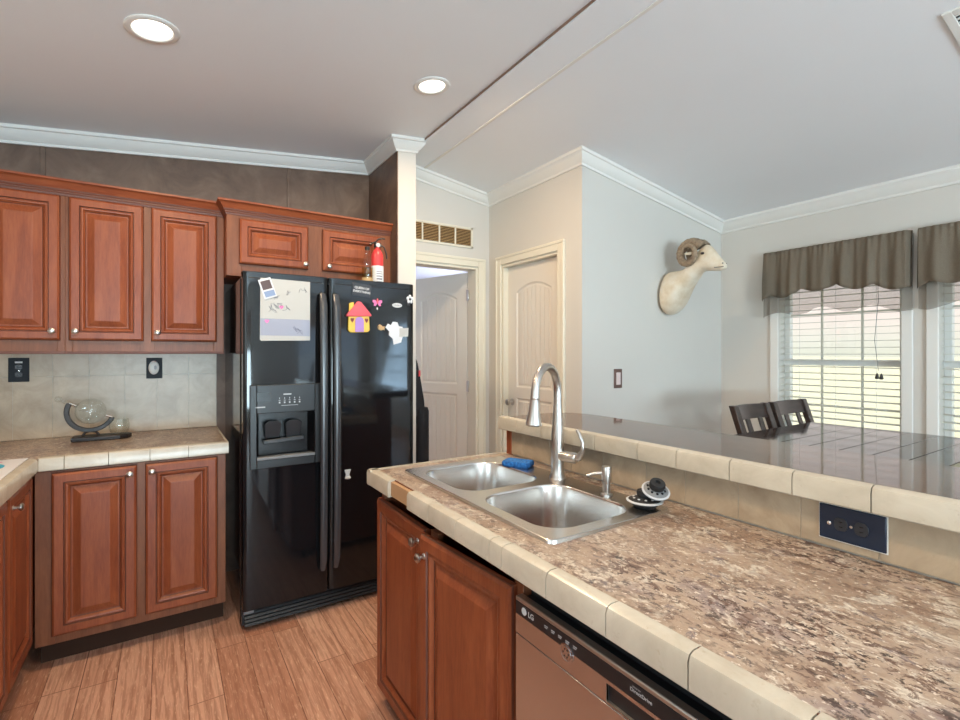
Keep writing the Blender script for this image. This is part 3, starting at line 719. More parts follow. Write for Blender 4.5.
MB().prism(poly, 'z', 1.034, 1.084).build('bar_top', 'bar_laminate', bt, bevel=.003)
e = MB(); edge_tiles(e, (1.255, 1.793, 0), (1.255, -.6, 0), (-1, 0, 0), [1.793-y for y in yj[1:-1]], 1.030, 1.0875, th=.02)
e.build('tile_edge', 'edge_tile', bt, smooth=40)

# sink -------------------------------------------------------------------
sk = thing('kitchen_sink', 'double-bowl stainless steel sink set in the island worktop', 'sink', (.99, 1.3, .92))
ox = rrect(.765, 1.214, .876, 1.718, .02, 4)
h1 = rrect(.800, 1.128, 1.315, 1.672, .085, 8); h2 = rrect(.800, 1.128, .915, 1.268, .085, 8)
v, f = fill_with_holes(ox, [h1, h2]); m = MB()
m.add([(p[0], p[1], .9265) for p in v], f)
m.loft([[(p[0], p[1], .9265) for p in ox], [(p[0], p[1], .9255) for p in rrect(.763, 1.216, .874, 1.72, .021, 4)], [(p[0], p[1], .9172) for p in rrect(.761, 1.218, .872, 1.722, .022, 4)]], cap=False)
m.build('rim', 'sink_steel', sk, smooth=30)
for (x0, x1, y0, y1) in ((.800, 1.128, 1.315, 1.672), (.800, 1.128, .915, 1.268)):
    m = MB(); rings = []
    for d, z, r in ((0, .9265, .085), (.002, .9245, .083), (.004, .919, .081), (.010, .80, .080), (.016, .765, .078), (.030, .745, .070), (.060, .737, .05)):
        rings.append([(p[0], p[1], z) for p in rrect(x0+d, x1-d, y0+d, y1-d, r, 8)])
    m.loft(rings, cap=False); cx, cy = (x0+x1)/2, (y0+y1)/2
    n = len(rings[-1]); m.add(rings[-1]+[(cx, cy, .733)], [(i, (i+1) % n, n) for i in range(n)])
    m.build('bowl', 'sink_steel', sk, smooth=50, fix=False)
    m = MB().lathe([(.001, .004), (.020, .004), (.024, .007), (.043, .010), (.045, .006), (.045, .001)], (cx, cy, .732), n=28)
    m.build('drain', 'chrome', sk, smooth=40)
# faucet
fb = Vector((1.172, 1.306, .9265))
fa = thing('kitchen_faucet', 'tall brushed nickel gooseneck faucet with pull-down spray head', 'faucet', fb)
MB().lathe([(.030, 0), (.030, .004), (.027, .008), (.0235, .02), (.0225, .06), (.0235, .10), (.0215, .16), (.0165, .22), (.0145, .26)], fb).build('body', 'brushed_nickel', fa, smooth=40)
dr = Vector((-math.cos(math.radians(25)), -math.sin(math.radians(25)), 0)); ra = .092
pts = [fb+Vector((0, 0, .25)), fb+Vector((0, 0, .29))]+[fb+dr*(ra-ra*math.cos(PI*k/16))+Vector((0, 0, .305+ra*math.sin(PI*k/16))) for k in range(17)]
MB().tube(pts, .0138, 16).build('gooseneck', 'brushed_nickel', fa, smooth=40)
tip = pts[-1]; tl = Vector((dr.x*.12, dr.y*.12, -1)).normalized()
MB().lathe([(.0140, -.004), (.0150, .004), (.0150, .012), (.0142, .013), (.0150, .016), (.0185, .05), (.0245, .082), (.0255, .094), (.022, .097), (.001, .095)], tip, tl).build('spray_head', 'brushed_nickel', fa, smooth=40)
MB().lathe([(.019, .0955), (.019, .0985), (.001, .0985)], tip, tl).build('spray_face', 'black_plastic', fa, smooth=40)
hv = Vector((.15, -1, 0)).normalized(); hp = fb+Vector((0, 0, .082))
MB().lathe([(.0185, .018), (.0185, .052), (.0175, .053), (.0185, .054), (.0185, .076), (.014, .084), (.001, .086)], hp, hv).build('handle_hub', 'brushed_nickel', fa, smooth=40)
q = hp+hv*.072
MB().tube([q, q+hv*.022+Vector((0, 0, .006)), q+hv*.036+Vector((0, 0, .028)), q+hv*.036+Vector((0, 0, .058)), q+hv*.022+Vector((0, 0, .086)), q+hv*.012+Vector((0, 0, .098))], [.013, .0115, .0085, .0065, .0058, .0055], 12).build('lever', 'brushed_nickel', fa, smooth=40)
sb = Vector((1.162, 1.068, .9265))
sd = thing('soap_dispenser', 'small brushed nickel pump dispenser right of the faucet', 'soap dispenser', sb)
MB().lathe([(.019, 0), (.019, .004), (.0125, .007), (.0125, .035), (.0150, .036), (.0155, .038), (.0155, .086), (.014, .089), (.001, .0895)], sb).build('body', 'brushed_nickel', sd, smooth=40)
sdv = Vector((-.75, .55, 0)).normalized()
MB().tube([sb+Vector((0, 0, .068))+sdv*.012, sb+Vector((0, 0, .066))+sdv*.040, sb+Vector((0, 0, .058))+sdv*.062], [.0055, .0048, .0040], 10).build('nozzle', 'brushed_nickel', sd, smooth=40)

m = MB(); rr = random.Random(2); base = rrect(-.058, .058, -.036, .036, .012, 4); rings = []
for z, k in ((0, .93), (.004, 1.0), (.016, 1.0), (.021, .94)):
    rings.append([(1.165+(p[0]*.5+p[1]*.87)*k*(1+.06*mnoise.noise(Vector((p[0]*60, p[1]*60, 1)))), 1.53+(p[0]*-.87+p[1]*.5)*k*(1+.06*mnoise.noise(Vector((p[0]*60, p[1]*60, 5)))), .9268+z+.004*mnoise.noise(Vector((p[0]*30, p[1]*30, 2)))*(z > .01)) for p in base])
m.loft(rings)
tag(m.build('sponge', 'sponge_blue', smooth=50), 'bright blue sponge lying on the sink rim behind the far bowl', 'sponge')

def strainer(name, label, c, ax, loc_mat, knob_mat, rim_mat, r=.052):
    t = thing(name, label, 'sink strainer', c, 'sink strainers on the sink corner')
    A = Vector(ax).normalized()
    MB().lathe([(.001, .001), (r*.62, .001), (r*.70, .006), (r*.93, .016), (r*.93, .020), (r*.7, .024), (r*.45, .029), (.001, .031)], c, A, 30).build('basket', loc_mat, t, smooth=35)
    MB().lathe([(r*.90, .0165), (r*1.02, .0165), (r*1.03, .019), (r*.90, .021)], c, A, 30, cap=False).build('rim', rim_mat, t, smooth=35)
    h = MB(); a = A.orthogonal().normalized(); b = A.cross(a)
    for k in range(10):
        an = 2*PI*k/10; h.lathe([(.0035, .0275), (.0035, .0295), (.0001, .0296)], Vector(c)+(a*math.cos(an)+b*math.sin(an))*r*.62-A*.0022, A, 8)
    h.build('hole', 'black_recess' if loc_mat != 'rubber_black' else 'light_grey_mark', t)
    MB().lathe([(.018, .028), (.021, .031), (.022, .044), (.020, .048), (.008, .049), (.006, .043), (.001, .043)], c, A, 20).build('knob', knob_mat, t, smooth=35)
    return t
strainer('sink_strainer', 'black sink strainer lying flat on the sink corner, beneath the tilted one', Vector((1.163, .925, .9268)), (0, 0, 1), 'rubber_black', 'rubber_black', 'light_grey_mark', .050)
strainer('sink_strainer', 'grey perforated sink strainer tilted on top of the flat black one', Vector((1.179, .903, .962)), (-.25, -.45, 1), 'grey_plastic', 'rubber_black', 'grey_icon', .038)

# outlet in the island backsplash
def duplex(root, O, U, W, T):
    O, U, W, T = map(Vector, (O, U, W, T))
    for s_ in (-1, 1):
        m = MB(); c = O+U*s_*.0195
        m.frame([(math.cos(2*PI*k/18)*.0135, max(-.0145, min(.0145, math.sin(2*PI*k/18)*.0175))) for k in range(18)], c, U, W, T, .003)
        m.build('receptacle', 'receptacle_black', root, bevel=.0006)
        m = MB()
        for a in (-.0055, .0055): m.frame([(-.0035, a-.001), (.0035, a-.001), (.0035, a+.001), (-.0035, a+.001)], c+T*.003, U, W, T, .0003)
        m.build('slot', 'grey_icon' if False else 'black_recess', root)
    MB().lathe([(.003, 0), (.003, .0012), (.0001, .0015)], O, T, 10).build('screw', 'chrome', root)
io = thing('island_outlet', 'large navy-black double outlet plate in the tile under the raised bar', 'outlet', (1.298, .467, .94))
MB().box(1.293, 1.299, .404, .531, .9405, 1.0185).build('plate', 'outlet_navy', io, bevel=.002)
MB().box(1.2975, 1.2992, .402, .533, .938, 1.021).build('gasket', 'white_plastic', io)
duplex(io, (1.293, .467, .9795), (0, -1, 0), (0, 0, 1), (-1, 0, 0))
MB().lathe([(.0045, 0), (.0045, .002), (.001, .003)], (1.293, .510, .977), (-1, 0, 0), 10).build('indicator', 'chrome', io, smooth=40)

# dishwasher ---------------------------------------------------------------
dw = thing('dishwasher', 'stainless steel dishwasher with black control strip under the island worktop', 'dishwasher', (1.0, .61, 0))
DX, dy0, dy1 = .690, .302, .918
MB().box(DX+.05, 1.28, dy0, dy1, .05, .845).build('tub', 'black_matte', dw)
MB().box(DX+.0065, DX+.05, dy0+.004, dy1-.004, .10, .7925).build('door_core', 'black_plastic', dw)
MB().box(DX-.001, DX+.020, dy0+.004, dy1-.004, .793, .8035).build('top_edge', 'dull_steel', dw, bevel=.003)
MB().box(DX, DX+.006, dy0+.004, dy1-.004, .7635, .7925).build('control_strip', 'black_plastic', dw, bevel=.001)
# upper steel band with the pocket handle opening, and the lower door skin
hy0, hy1 = .39, .635
MB().box(DX, DX+.006, hy1, dy1-.004, .719, .763).box(DX, DX+.006, dy0+.004, hy0, .719, .763).box(DX, DX+.006, hy0, hy1, .756, .763).box(DX, DX+.006, hy0, hy1, .719, .7215).build('upper_band', 'appliance_steel', dw)
MB().box(DX, DX+.006, dy0+.004, dy1-.004, .11, .7165).build('door_skin', 'appliance_steel', dw, bevel=.001)
m = MB(); m.add([(DX+.001, hy0, .756), (DX+.001, hy1, .756), (DX+.030, hy1, .752), (DX+.030, hy0, .752), (DX+.001, hy0, .7215), (DX+.001, hy1, .7215), (DX+.024, hy1, .7225), (DX+.024, hy0, .7225)],
               [(0, 1, 2, 3), (3, 2, 6, 7), (7, 6, 5, 4), (0, 3, 7, 4), (1, 5, 6, 2)])
m.build('pocket_handle', 'dull_steel', dw, fix=False)
MB().box(.76, .775, dy0+.01, dy1-.01, .0, .10).build('kick_plate', 'black_plastic', dw)
m = MB(); m.lathe([(.019, 0), (.019, .002), (.0165, .0024), (.0165, .001), (.014, .001), (.0135, .003), (.001, .003)], (DX, .741, .7575), (-1, 0, 0), 28); m.build('round_badge', 'appliance_steel', dw, smooth=35)
m = MB()
for k in range(6):
    an = 2*PI*k/6; m.lathe([(.0022, .0028), (.0022, .0034), (.0001, .0035)], (DX, .741+.008*math.cos(an), .7575+.008*math.sin(an)), (-1, 0, 0), 8)
m.build('badge_mark', 'dark_bronze', dw)
m = MB(); m.lathe([(.0085, 0), (.0085, .0008), (.0075, .0008), (.0075, .0001)], (DX, .882, .7785), (-1, 0, 0), 26)
m.box(DX-.0009, DX, .8815, .8825, .775, .783).box(DX-.0009, DX, .878, .8825, .7745, .7755); m.lathe([(.0012, 0), (.0012, .0009), (.0001, .001)], (DX, .8855, .7805), (-1, 0, 0), 10)
text(m, 'LG', (DX, .857, .7785), (0, -1, 0), (0, 0, 1), (-1, 0, 0), .017, bold=.0004)
m.build('logo', 'light_grey_mark', dw)
m = MB(); text(m, 'Inverter', (DX, .565, .7855), (0, -1, 0), (0, 0, 1), (-1, 0, 0), .0055); text(m, 'DirectDrive', (DX, .556, .7785), (0, -1, 0), (0, 0, 1), (-1, 0, 0), .0095, bold=.0001)
m.build('lettering', 'light_grey_mark', dw)
m = MB()
for k in range(5): m.box(DX-.0005, DX, .800-.022*k, .811-.022*k, .7800, .7818).box(DX-.0005, DX, .802-.022*k, .811-.022*k, .7765, .7780)
m.build('control_mark', 'grey_icon', dw)

# ------------------------------------------------------------------ refrigerator
fx0, fx1, fxs = .318, 1.221, .7275
rf = thing('refrigerator', 'black side-by-side refrigerator with ice dispenser, papers and magnets on its doors', 'refrigerator', (.77, 3.0, 0))
MB().box(fx0-.004, fx1-.002, 2.69, 3.40, .025, 1.745).build('case', 'fridge_black', rf, bevel=.006)
FY = 2.605
bow = lambda x, a, b: FY + .008*abs(2*(x-a)/(b-a)-1)**30 + .001*(2*(x-a)/(b-a)-1)**2
def fdoor(a, b, holes=None):
    n = 44; xs = [a+(b-a)*k/n for k in range(n+1)]
    m = MB(); z0, z1 = .112, 1.766
    def strip(xlist, za, zb):
        m.loft([[(x, bow(x, a, b), za), (x, 2.688, za), (x, 2.688, zb), (x, bow(x, a, b), zb)] for x in xlist])
    if not holes: strip(xs, z0, z1)
    else:
        hx0, hx1, hz0, hz1 = holes
        strip(xs, z0, hz0); strip(xs, hz1, z1); strip([x for x in xs if x < hx0]+[hx0], hz0, hz1); strip([hx1]+[x for x in xs if x > hx1], hz0, hz1)
    return m
RX0, RX1, RZ0, RZ1 = .377, .655, .842, 1.072
m = fdoor(fx0, fxs-.004, (RX0, RX1, RZ0, RZ1)); dl = m.build('freezer_door', 'fridge_black', rf, smooth=40)
dr_ = fdoor(fxs+.004, fx1).build('fridge_door', 'fridge_black', rf, smooth=40)
for a, b in ((fx0, fxs-.004), (fxs+.004, fx1)):
    MB().loft([[(x, bow(x, a, b)-.001, 1.735), (x, bow(x, a, b)+.02, 1.735), (x, 2.69, 1.771), (x, bow(x, a, b)+.004, 1.771)] for x in [a+(b-a)*k/16 for k in range(17)]]).build('door_cap', 'black_plastic', dl if a == fx0 else dr_, smooth=40)
for x, dd in ((.692, dl), (.761, dr_)):
    pts = [(x, FY+.006, 1.685), (x, FY-.022, 1.675), (x, FY-.040, 1.62), (x, FY-.048, 1.4), (x, FY-.052, .95), (x, FY-.048, .5), (x, FY-.040, .29), (x, FY-.022, .24), (x, FY+.006, .232)]
    MB().tube(pts, [.013, .017, .020, .020, .019, .019, .018, .016, .013], 12, flat=.6).build('handle', 'handle_grey', dd, smooth=45)
# dispenser
m = MB(); y0 = FY-.012
for a, b, c, d in ((.346, RX0, .80, 1.212), (RX1, .690, .80, 1.212), (RX0, RX1, 1.072, 1.212), (RX0, RX1, .80, .842)):
    m.box(a, b, y0, FY+.012, c, d)
m.build('dispenser_bezel', 'black_plastic', dl, bevel=.003)
m = MB(); m.add([(RX0, FY, RZ0), (RX1, FY, RZ0), (RX1, FY, RZ1), (RX0, FY, RZ1), (RX0+.02, FY+.07, RZ0), (RX1-.02, FY+.07, RZ0), (RX1-.02, FY+.07, RZ1), (RX0+.02, FY+.07, RZ1)],
               [(0, 1, 5, 4), (1, 2, 6, 5), (2, 3, 7, 6), (3, 0, 4, 7), (4, 5, 6, 7)]); m.build('dispenser_recess', 'black_recess', dl, fix=False)
for xc in (.455, .555):
    MB().frame([(-.034, -.045), (.034, -.045), (.040, .030), (.020, .045), (-.020, .045), (-.040, .030)], (xc, FY+.030, .985), (1, 0, 0), (0, -.25, .97), (0, -1, 0), .010).build('dispenser_paddle', 'paddle_dark', dl, bevel=.004)
MB().prism([(FY-.016, .842), (FY+.05, .842), (FY+.05, .852), (FY-.016, .856)], 'x', RX0, RX1).build('drip_tray', 'grey_plastic', dl, bevel=.002)
MB().lathe([(.05, 0), (.05, .012), (.001, .013)], (.515, FY+.048, .93), (0, -1, 0), 24).build('tray_grille', 'black_plastic', dl, smooth=40) if False else None
m = MB()
m.prism([(RX0+.035+.0, .915), (RX1-.05, .925), (RX1-.05, .945), (RX0+.035, .935)], 'y', FY+.01, FY+.03); m.build('dispenser_shelf', 'paddle_dark', dl, bevel=.003)
m = MB()
for k in range(5):
    x = .478+k*.024; m.box(x, x+.007, y0-.0006, y0, 1.118, 1.126).box(x-.001, x+.008, y0-.0006, y0, 1.132, 1.1345)
    m.box(x+.002, x+.005, y0-.0006, y0, 1.140, 1.147)
m.box(.500, .538, y0-.0006, y0, 1.160, 1.166).box(.372, .415, y0-.0006, y0, 1.100, 1.106).box(.49, .57, y0-.0006, y0, 1.106, 1.108)
m.build('control_mark', 'grey_icon', dl)
MB().box(.378, .44, y0-.0006, y0, 1.13, 1.175).build('control_display', 'black_recess', dl)
# kick grille
m = MB(); m.box(fx0, fx1, 2.66, 2.69, .022, .104)
m.build('kick_grille', 'black_plastic', rf)
m = MB()
for k in range(4): m.prism([(2.632, .024+k*.019), (2.662, .024+k*.019), (2.662, .036+k*.019), (2.640, .036+k*.019)], 'x', fx0+.01, fx1-.01)
m.build('grille_slat', 'black_plastic', rf, bevel=.001)
m = MB(); m.box(fx0+.004, fx0+.05, 2.625, 2.66, .088, .108).box(fx1-.05, fx1-.004, 2.625, 2.66, .088, .108); m.build('hinge', 'grey_plastic', rf, bevel=.003)
m = MB()
for x in (fx0+.03, fx1-.06):
    for y in (2.72, 3.34): m.lathe([(.015, 0), (.015, .026)], (x, y, 0), n=12)
m.build('foot', 'black_plastic', rf)
m = MB(); m.box(fx0+.01, fx0+.10, 2.70, 2.80, 1.745, 1.765).box(fx1-.10, fx1-.01, 2.70, 2.80, 1.745, 1.765); m.build('hinge_cover', 'black_plastic', rf, bevel=.004)
# brand badge: a pale oval
by = bow(1.117, fxs+.004, fx1)-.0025
m = MB(); m.frame([(.030*math.cos(2*PI*k/28), .013*math.sin(2*PI*k/28)) for k in range(28)], (1.117, by+.0025, 1.643), (1, 0, 0), (0, 0, 1), (0, -1, 0), .0025)
bd = m.build('badge', 'light_grey_mark', dr_)
m = MB(); text(m, 'Whirlpool', (1.117, by, 1.643), (1, 0, 0), (0, 0, 1), (0, -1, 0), .0115); m.build('badge_lettering', 'pencil', bd) if False else m.build('badge_lettering', 'pencil', dr_)

# papers and magnets on the doors
def onL(x): return bow(x, fx0, fxs-.004)
def onR(x): return bow(x, fxs+.004, fx1)
UX, UZ, UT = (1, 0, 0), (0, 0, 1), (0, -1, 0)
dy = FY-.0015
m = MB(); m.frame([(.392, 1.436), (.398, 1.430), (.632, 1.435), (.632, 1.738), (.395, 1.741)], (0, dy, 0), UX, UZ, (0, -1, 0), .0008)
pp = thing('drawing_sheet', 'creased sheet of pencil drawings stuck on the freezer door', 'paper', (.51, dy, 1.435))
m.build('sheet', 'paper', pp)
MB().frame([(.394, 1.457), (.631, 1.457), (.631, 1.541), (.394, 1.541)], (0, dy-.0008, 0), UX, UZ, UT, .0003).build('grey_panel', 'paper_shade', pp)
m = MB(); rr = random.Random(11)
for _ in range(9):
    cx, cz = rr.uniform(.44, .60), rr.choice([rr.uniform(1.47, 1.53), rr.uniform(1.56, 1.62), rr.uniform(1.65, 1.70)]); pts = []
    for k in range(9): pts.append((cx+rr.uniform(-.016, .016)+k*.002, dy-.0013, cz+rr.uniform(-.016, .016)))
    m.tube(pts, .0007, 4)
m.build('pencil_scribble', 'pencil', pp)
heart = [(.0, -.011), (.009, -.001), (.011, .005), (.007, .009), (.002, .008), (0, .005), (-.002, .008), (-.007, .009), (-.011, .005), (-.009, -.001)]
m = MB()
for cx, cz in ((.492, 1.60), (.424, 1.527)): m.frame(heart, (cx, dy-.0008, cz), UX, UZ, UT, .0004)
m.build('heart_drawing', 'pink', pp)
pf = thing('photo_magnet', 'small tilted photo magnet on the corner of the drawing sheet', 'magnet', (.42, dy-.001, 1.67))
ca_, sa_ = math.cos(.33), math.sin(.33); PU = (ca_, 0, sa_); PW = (-sa_, 0, ca_)
MB().frame([(-.030, -.048), (.030, -.048), (.030, .050), (-.030, .050)], (.427, dy-.0014, 1.690), PU, PW, UT, .002).build('card', 'paper_white', pf)
MB().frame([(-.023, -.004), (.023, -.004), (.023, .040), (-.023, .040)], (.427, dy-.0034, 1.690), PU, PW, UT, .0004).build('upper_picture', 'photo_dark', pf)
MB().frame([(-.023, -.041), (.026, -.041), (.026, -.012), (-.023, -.012)], (.427, dy-.0034, 1.690), PU, PW, UT, .0004).build('lower_picture', 'photo_sky', pf)
# toy house
hy = FY-.002
th_ = thing('toy_house_magnet', 'toy house magnet with pink roof, yellow walls and lilac door', 'magnet', (.888, hy, 1.49))
MB().frame([(.828, 1.492), (.842, 1.480), (.940, 1.484), (.950, 1.496), (.946, 1.575), (.830, 1.573)], (0, hy, 0), UX, UZ, UT, .014).build('house_wall', 'yellow', th_, bevel=.004)
MB().frame([(.818, 1.566), (.958, 1.572), (.958, 1.580), (.900, 1.648), (.880, 1.652), (.818, 1.576)], (0, hy-.002, 0), UX, UZ, UT, .018).build('roof', 'pink_red', th_, bevel=.005)
MB().frame([(.834, 1.596), (.860, 1.606), (.860, 1.646), (.836, 1.640)], (0, hy-.002, 0), UX, UZ, UT, .010).build('chimney', 'yellow', th_, bevel=.003)
MB().frame([(.866, 1.484), (.914, 1.485)]+[(.890+.024*math.cos(PI*k/8), 1.545+.022*math.sin(PI*k/8)) for k in range(9)], (0, hy-.014, 0), UX, UZ, UT, .004).build('house_door', 'lilac', th_, bevel=.001)
for cx in (.850, .930): MB().frame([(p[0]*.9, p[1]*1.2) for p in heart], (cx, hy-.014, 1.548), UX, UZ, UT, .003).build('heart_window', 'maroon', th_)
qs = thing('sign_magnet', 'small black sign magnet lettered in white above the toy house', 'magnet', (.906, FY-.001, 1.69))
t9 = -.10; QU = (math.cos(t9), 0, math.sin(t9)); QW = (-math.sin(t9), 0, math.cos(t9)); QO = Vector((.907, FY+.0015, 1.716))
MB().frame([(-.053, -.035), (.053, -.035), (.053, .033), (-.053, .033)], QO, QU, QW, UT, .006).build('plaque', 'receptacle_black', qs, bevel=.001)
m = MB(); text(m, 'QUEEN OF', QO+Vector((.001, -.006, .009)), QU, QW, UT, .017, bold=.0005); text(m, 'EVERYTHING', QO+Vector((0, -.006, -.011)), QU, QW, UT, .0165, bold=.0005)
m.build('lettering', 'light_grey_mark', qs)
pb = thing('butterfly_magnet', 'small pink winged magnet beside the toy house roof', 'magnet', (.997, FY, 1.63))
wing = [(0, 0), (.012, .016), (.026, .016), (.028, .004), (.018, -.004), (.022, -.016), (.010, -.018)]
m = MB(); m.frame(wing, (.998, FY, 1.65), UX, UZ, UT, .005); m.frame([(-p[0], p[1]) for p in wing][::-1], (.998, FY, 1.65), UX, UZ, UT, .005); m.build('wing', 'pink', pb, bevel=.001)
MB().ball((.998, FY-.004, 1.66), .006, .004, .016, 10).build('body', 'pink_red', pb, smooth=60)
MB().ball((.998, FY-.001, 1.618), .005, .003, .008, 10).build('charm', 'light_grey_mark', pb, smooth=60)
fm = thing('flower_magnet', 'white and black flower magnet at the right edge of the refrigerator door', 'magnet', (1.196, 2.61, 1.66))
oy = onR(1.196)
m = MB()
for k in range(5):
    an = 2*PI*k/5+.3; m.ball((1.196+.014*math.cos(an), oy-.004, 1.682+.016*math.sin(an)), .009, .004, .011, 10)
m.build('petal', 'paper_white', fm, smooth=60)
MB().ball((1.196, oy-.007, 1.682), .006, .004, .006, 10).build('flower_centre', 'black_matte', fm, smooth=60)
MB().frame([(-.010, -.038), (.008, -.036), (.010, -.014), (-.012, -.012)], (1.19, oy, 1.682), UX, UZ, UT, .003).build('leaf', 'dark_bronze', fm)
tm = MB(); tm.frame([(p[0]*.75, p[1]*.85) for p in ((-.026, .004), (-.018, -.014), (.004, -.020), (.022, -.012), (.030, -.020), (.030, .012), (.018, .006), (.004, .018), (-.012, .022))], (1.017, FY+.001, 1.512), UX, UZ, UT, .008)
tg = thing('fish_magnet', 'small tan fish-shaped magnet left of the white paper cut-out', 'magnet', (1.017, FY, 1.49))
tm.build('body', 'tan', tg, bevel=.003)
MB().ball((1.002, FY-.008, 1.516), .004, .002, .004, 8).build('eye', 'black_matte', tg)
cp = MB(); cp.frame([(1.045, 1.515), (1.060, 1.536), (1.078, 1.528), (1.090, 1.548), (1.118, 1.546), (1.126, 1.524), (1.150, 1.520), (1.152, 1.470), (1.140, 1.430), (1.095, 1.418), (1.088, 1.452), (1.066, 1.470), (1.068, 1.492)], (0, FY-.001, 0), UX, UZ, UT, .003)
tag(cp.build('paper_cutout', 'paper_white'), 'white cut-out paper shape on the right refrigerator door', 'paper')
c2 = MB(); c2.frame([(1.128, 1.462), (1.184, 1.466), (1.186, 1.515), (1.130, 1.512)], (0, onR(1.16)-.004, 0), UX, UZ, UT, .001)
tag(c2.build('note_paper', 'paper'), 'small pale note overlapping the white cut-out on the refrigerator', 'paper')
hk = thing('magnet_hook', 'small clear hook stuck low on the right refrigerator door', 'hook', (.842, FY, .80))
hyk = onR(.842)
MB().frame([(-.016, 0), (.016, 0), (.010, .024), (.018, .05), (-.018, .05), (-.010, .024)], (.830, hyk+.001, .690), UX, UZ, UT, .004).build('backplate', 'light_grey_mark', hk, bevel=.002)
MB().ball((.830, hyk-.008, .697), .016, .010, .008, 12).build('hook_tip', 'white_plastic', hk, smooth=60)

# on top of the refrigerator
eb = Vector((1.096, 2.86, 1.7465))
ex = thing('fire_extinguisher', 'small red fire extinguisher standing on top of the refrigerator', 'fire extinguisher', eb)
MB().lathe([(.034, 0), (.037, .004), (.037, .215), (.034, .232), (.024, .250), (.013, .262), (.012, .276), (.001, .276)], eb).build('cylinder', 'red_plastic', ex, smooth=40)
m = MB(); nA = 16; rings = [[(eb.x+.0378*math.cos(a), eb.y+.0378*math.sin(a), z) for a in [PI*1.02+PI*.86*k/nA for k in range(nA+1)]] for z in (eb.z+.02, eb.z+.155)]
m.loft(rings, cap=False, closed=False); m.build('label', 'paper_white', ex, smooth=60, fix=False)
m = MB()
for k, (za, zb) in enumerate(((.045, .060), (.070, .078), (.088, .094), (.104, .108), (.116, .120))):
    m.loft([[(eb.x+.0382*math.cos(a), eb.y+.0382*math.sin(a), eb.z+z) for a in [PI*1.35+PI*.3*q/6 for q in range(7)]] for z in (za, zb)], cap=False, closed=False)
m.build('label_print', 'pencil', ex, fix=False)
m = MB(); m.box(eb.x-.020, eb.x+.020, eb.y-.012, eb.y+.012, eb.z+.272, eb.z+.298); m.build('valve', 'black_plastic', ex, bevel=.004)
m = MB(); m.tube([eb+Vector((.02, 0, .292)), eb+Vector((-.02, -.004, .300)), eb+Vector((-.050, -.008, .284))], .005, 8); m.tube([eb+Vector((-.016, 0, .298)), eb+Vector((.008, -.004, .325)), eb+Vector((.045, -.006, .330))], .005, 8); m.build('handle', 'black_plastic', ex, smooth=40)
MB().lathe([(.013, 0), (.013, .006), (.001, .007)], eb+Vector((0, -.012, .284)), (0, -1, 0), 16).build('gauge', 'light_grey_mark', ex, smooth=40)
MB().tube([eb+Vector((.020, 0, .290)), eb+Vector((.040, -.01, .275)), eb+Vector((.052, -.012, .24)), eb+Vector((.058, -.012, .205))], .005, 8).build('hose', 'black_plastic', ex, smooth=40)
gb = Vector((1.024, 2.835, 1.7465))
bo = thing('glass_bottle', 'clear glass bottle with amber liquid left of the fire extinguisher', 'bottle', gb)
MB().lathe([(.028, 0), (.032, .004), (.032, .15), (.029, .175), (.016, .215), (.013, .225), (.013, .245)], gb, cap=False).build('bottle_glass', 'clear_glass', bo, smooth=50)
MB().lathe([(.029, .004), (.030, .006), (.030, .135), (.001, .136)], gb).build('liquid', 'amber_glass', bo, smooth=50)
MB().lathe([(.0327, .03), (.0327, .075)], gb, cap=False).build('label', 'tan', bo, smooth=50)
MB().lathe([(.015, .243), (.015, .262), (.001, .263)], gb).build('cap', 'dark_bronze', bo, smooth=40)

# black bag on the side of the partition
hb = thing('hanging_bag', 'black cloth bag with a red tag hanging beside the refrigerator', 'bag', (1.43, 2.98, .6))
rings = []
for z, x1, ya, yb in ((.58, 1.488, 2.93, 3.10), (.60, 1.494, 2.925, 3.11), (.98, 1.494, 2.925, 3.11), (1.005, 1.488, 2.93, 3.10)):
    rings.append([(p[0], p[1], z) for p in rrect(1.40, x1, ya, yb, .03, 4)])
MB().loft(rings).build('pouch', 'bag_fabric', hb, smooth=40)
rings = []
for z, x1, ya, yb in ((.95, 1.462, 2.935, 3.12), (1.05, 1.455, 2.935, 3.11), (1.20, 1.430, 2.94, 3.08), (1.30, 1.412, 2.945, 3.03), (1.335, 1.402, 2.95, 3.0)):
    rings.append([(p[0], p[1], z) for p in rrect(1.388, x1, ya, yb, .006, 3)])
MB().loft(rings).build('flap', 'bag_fabric', hb, smooth=40)
MB().box(1.412, 1.424, 2.932, 2.938, 1.215, 1.255).build('red_tag', 'red_plastic', hb)
MB().tube([(1.386, 2.97, 1.33), (1.41, 2.97, 1.335), (1.412, 2.97, 1.35)], .004, 8).build('hook', 'brushed_nickel', hb, smooth=40)

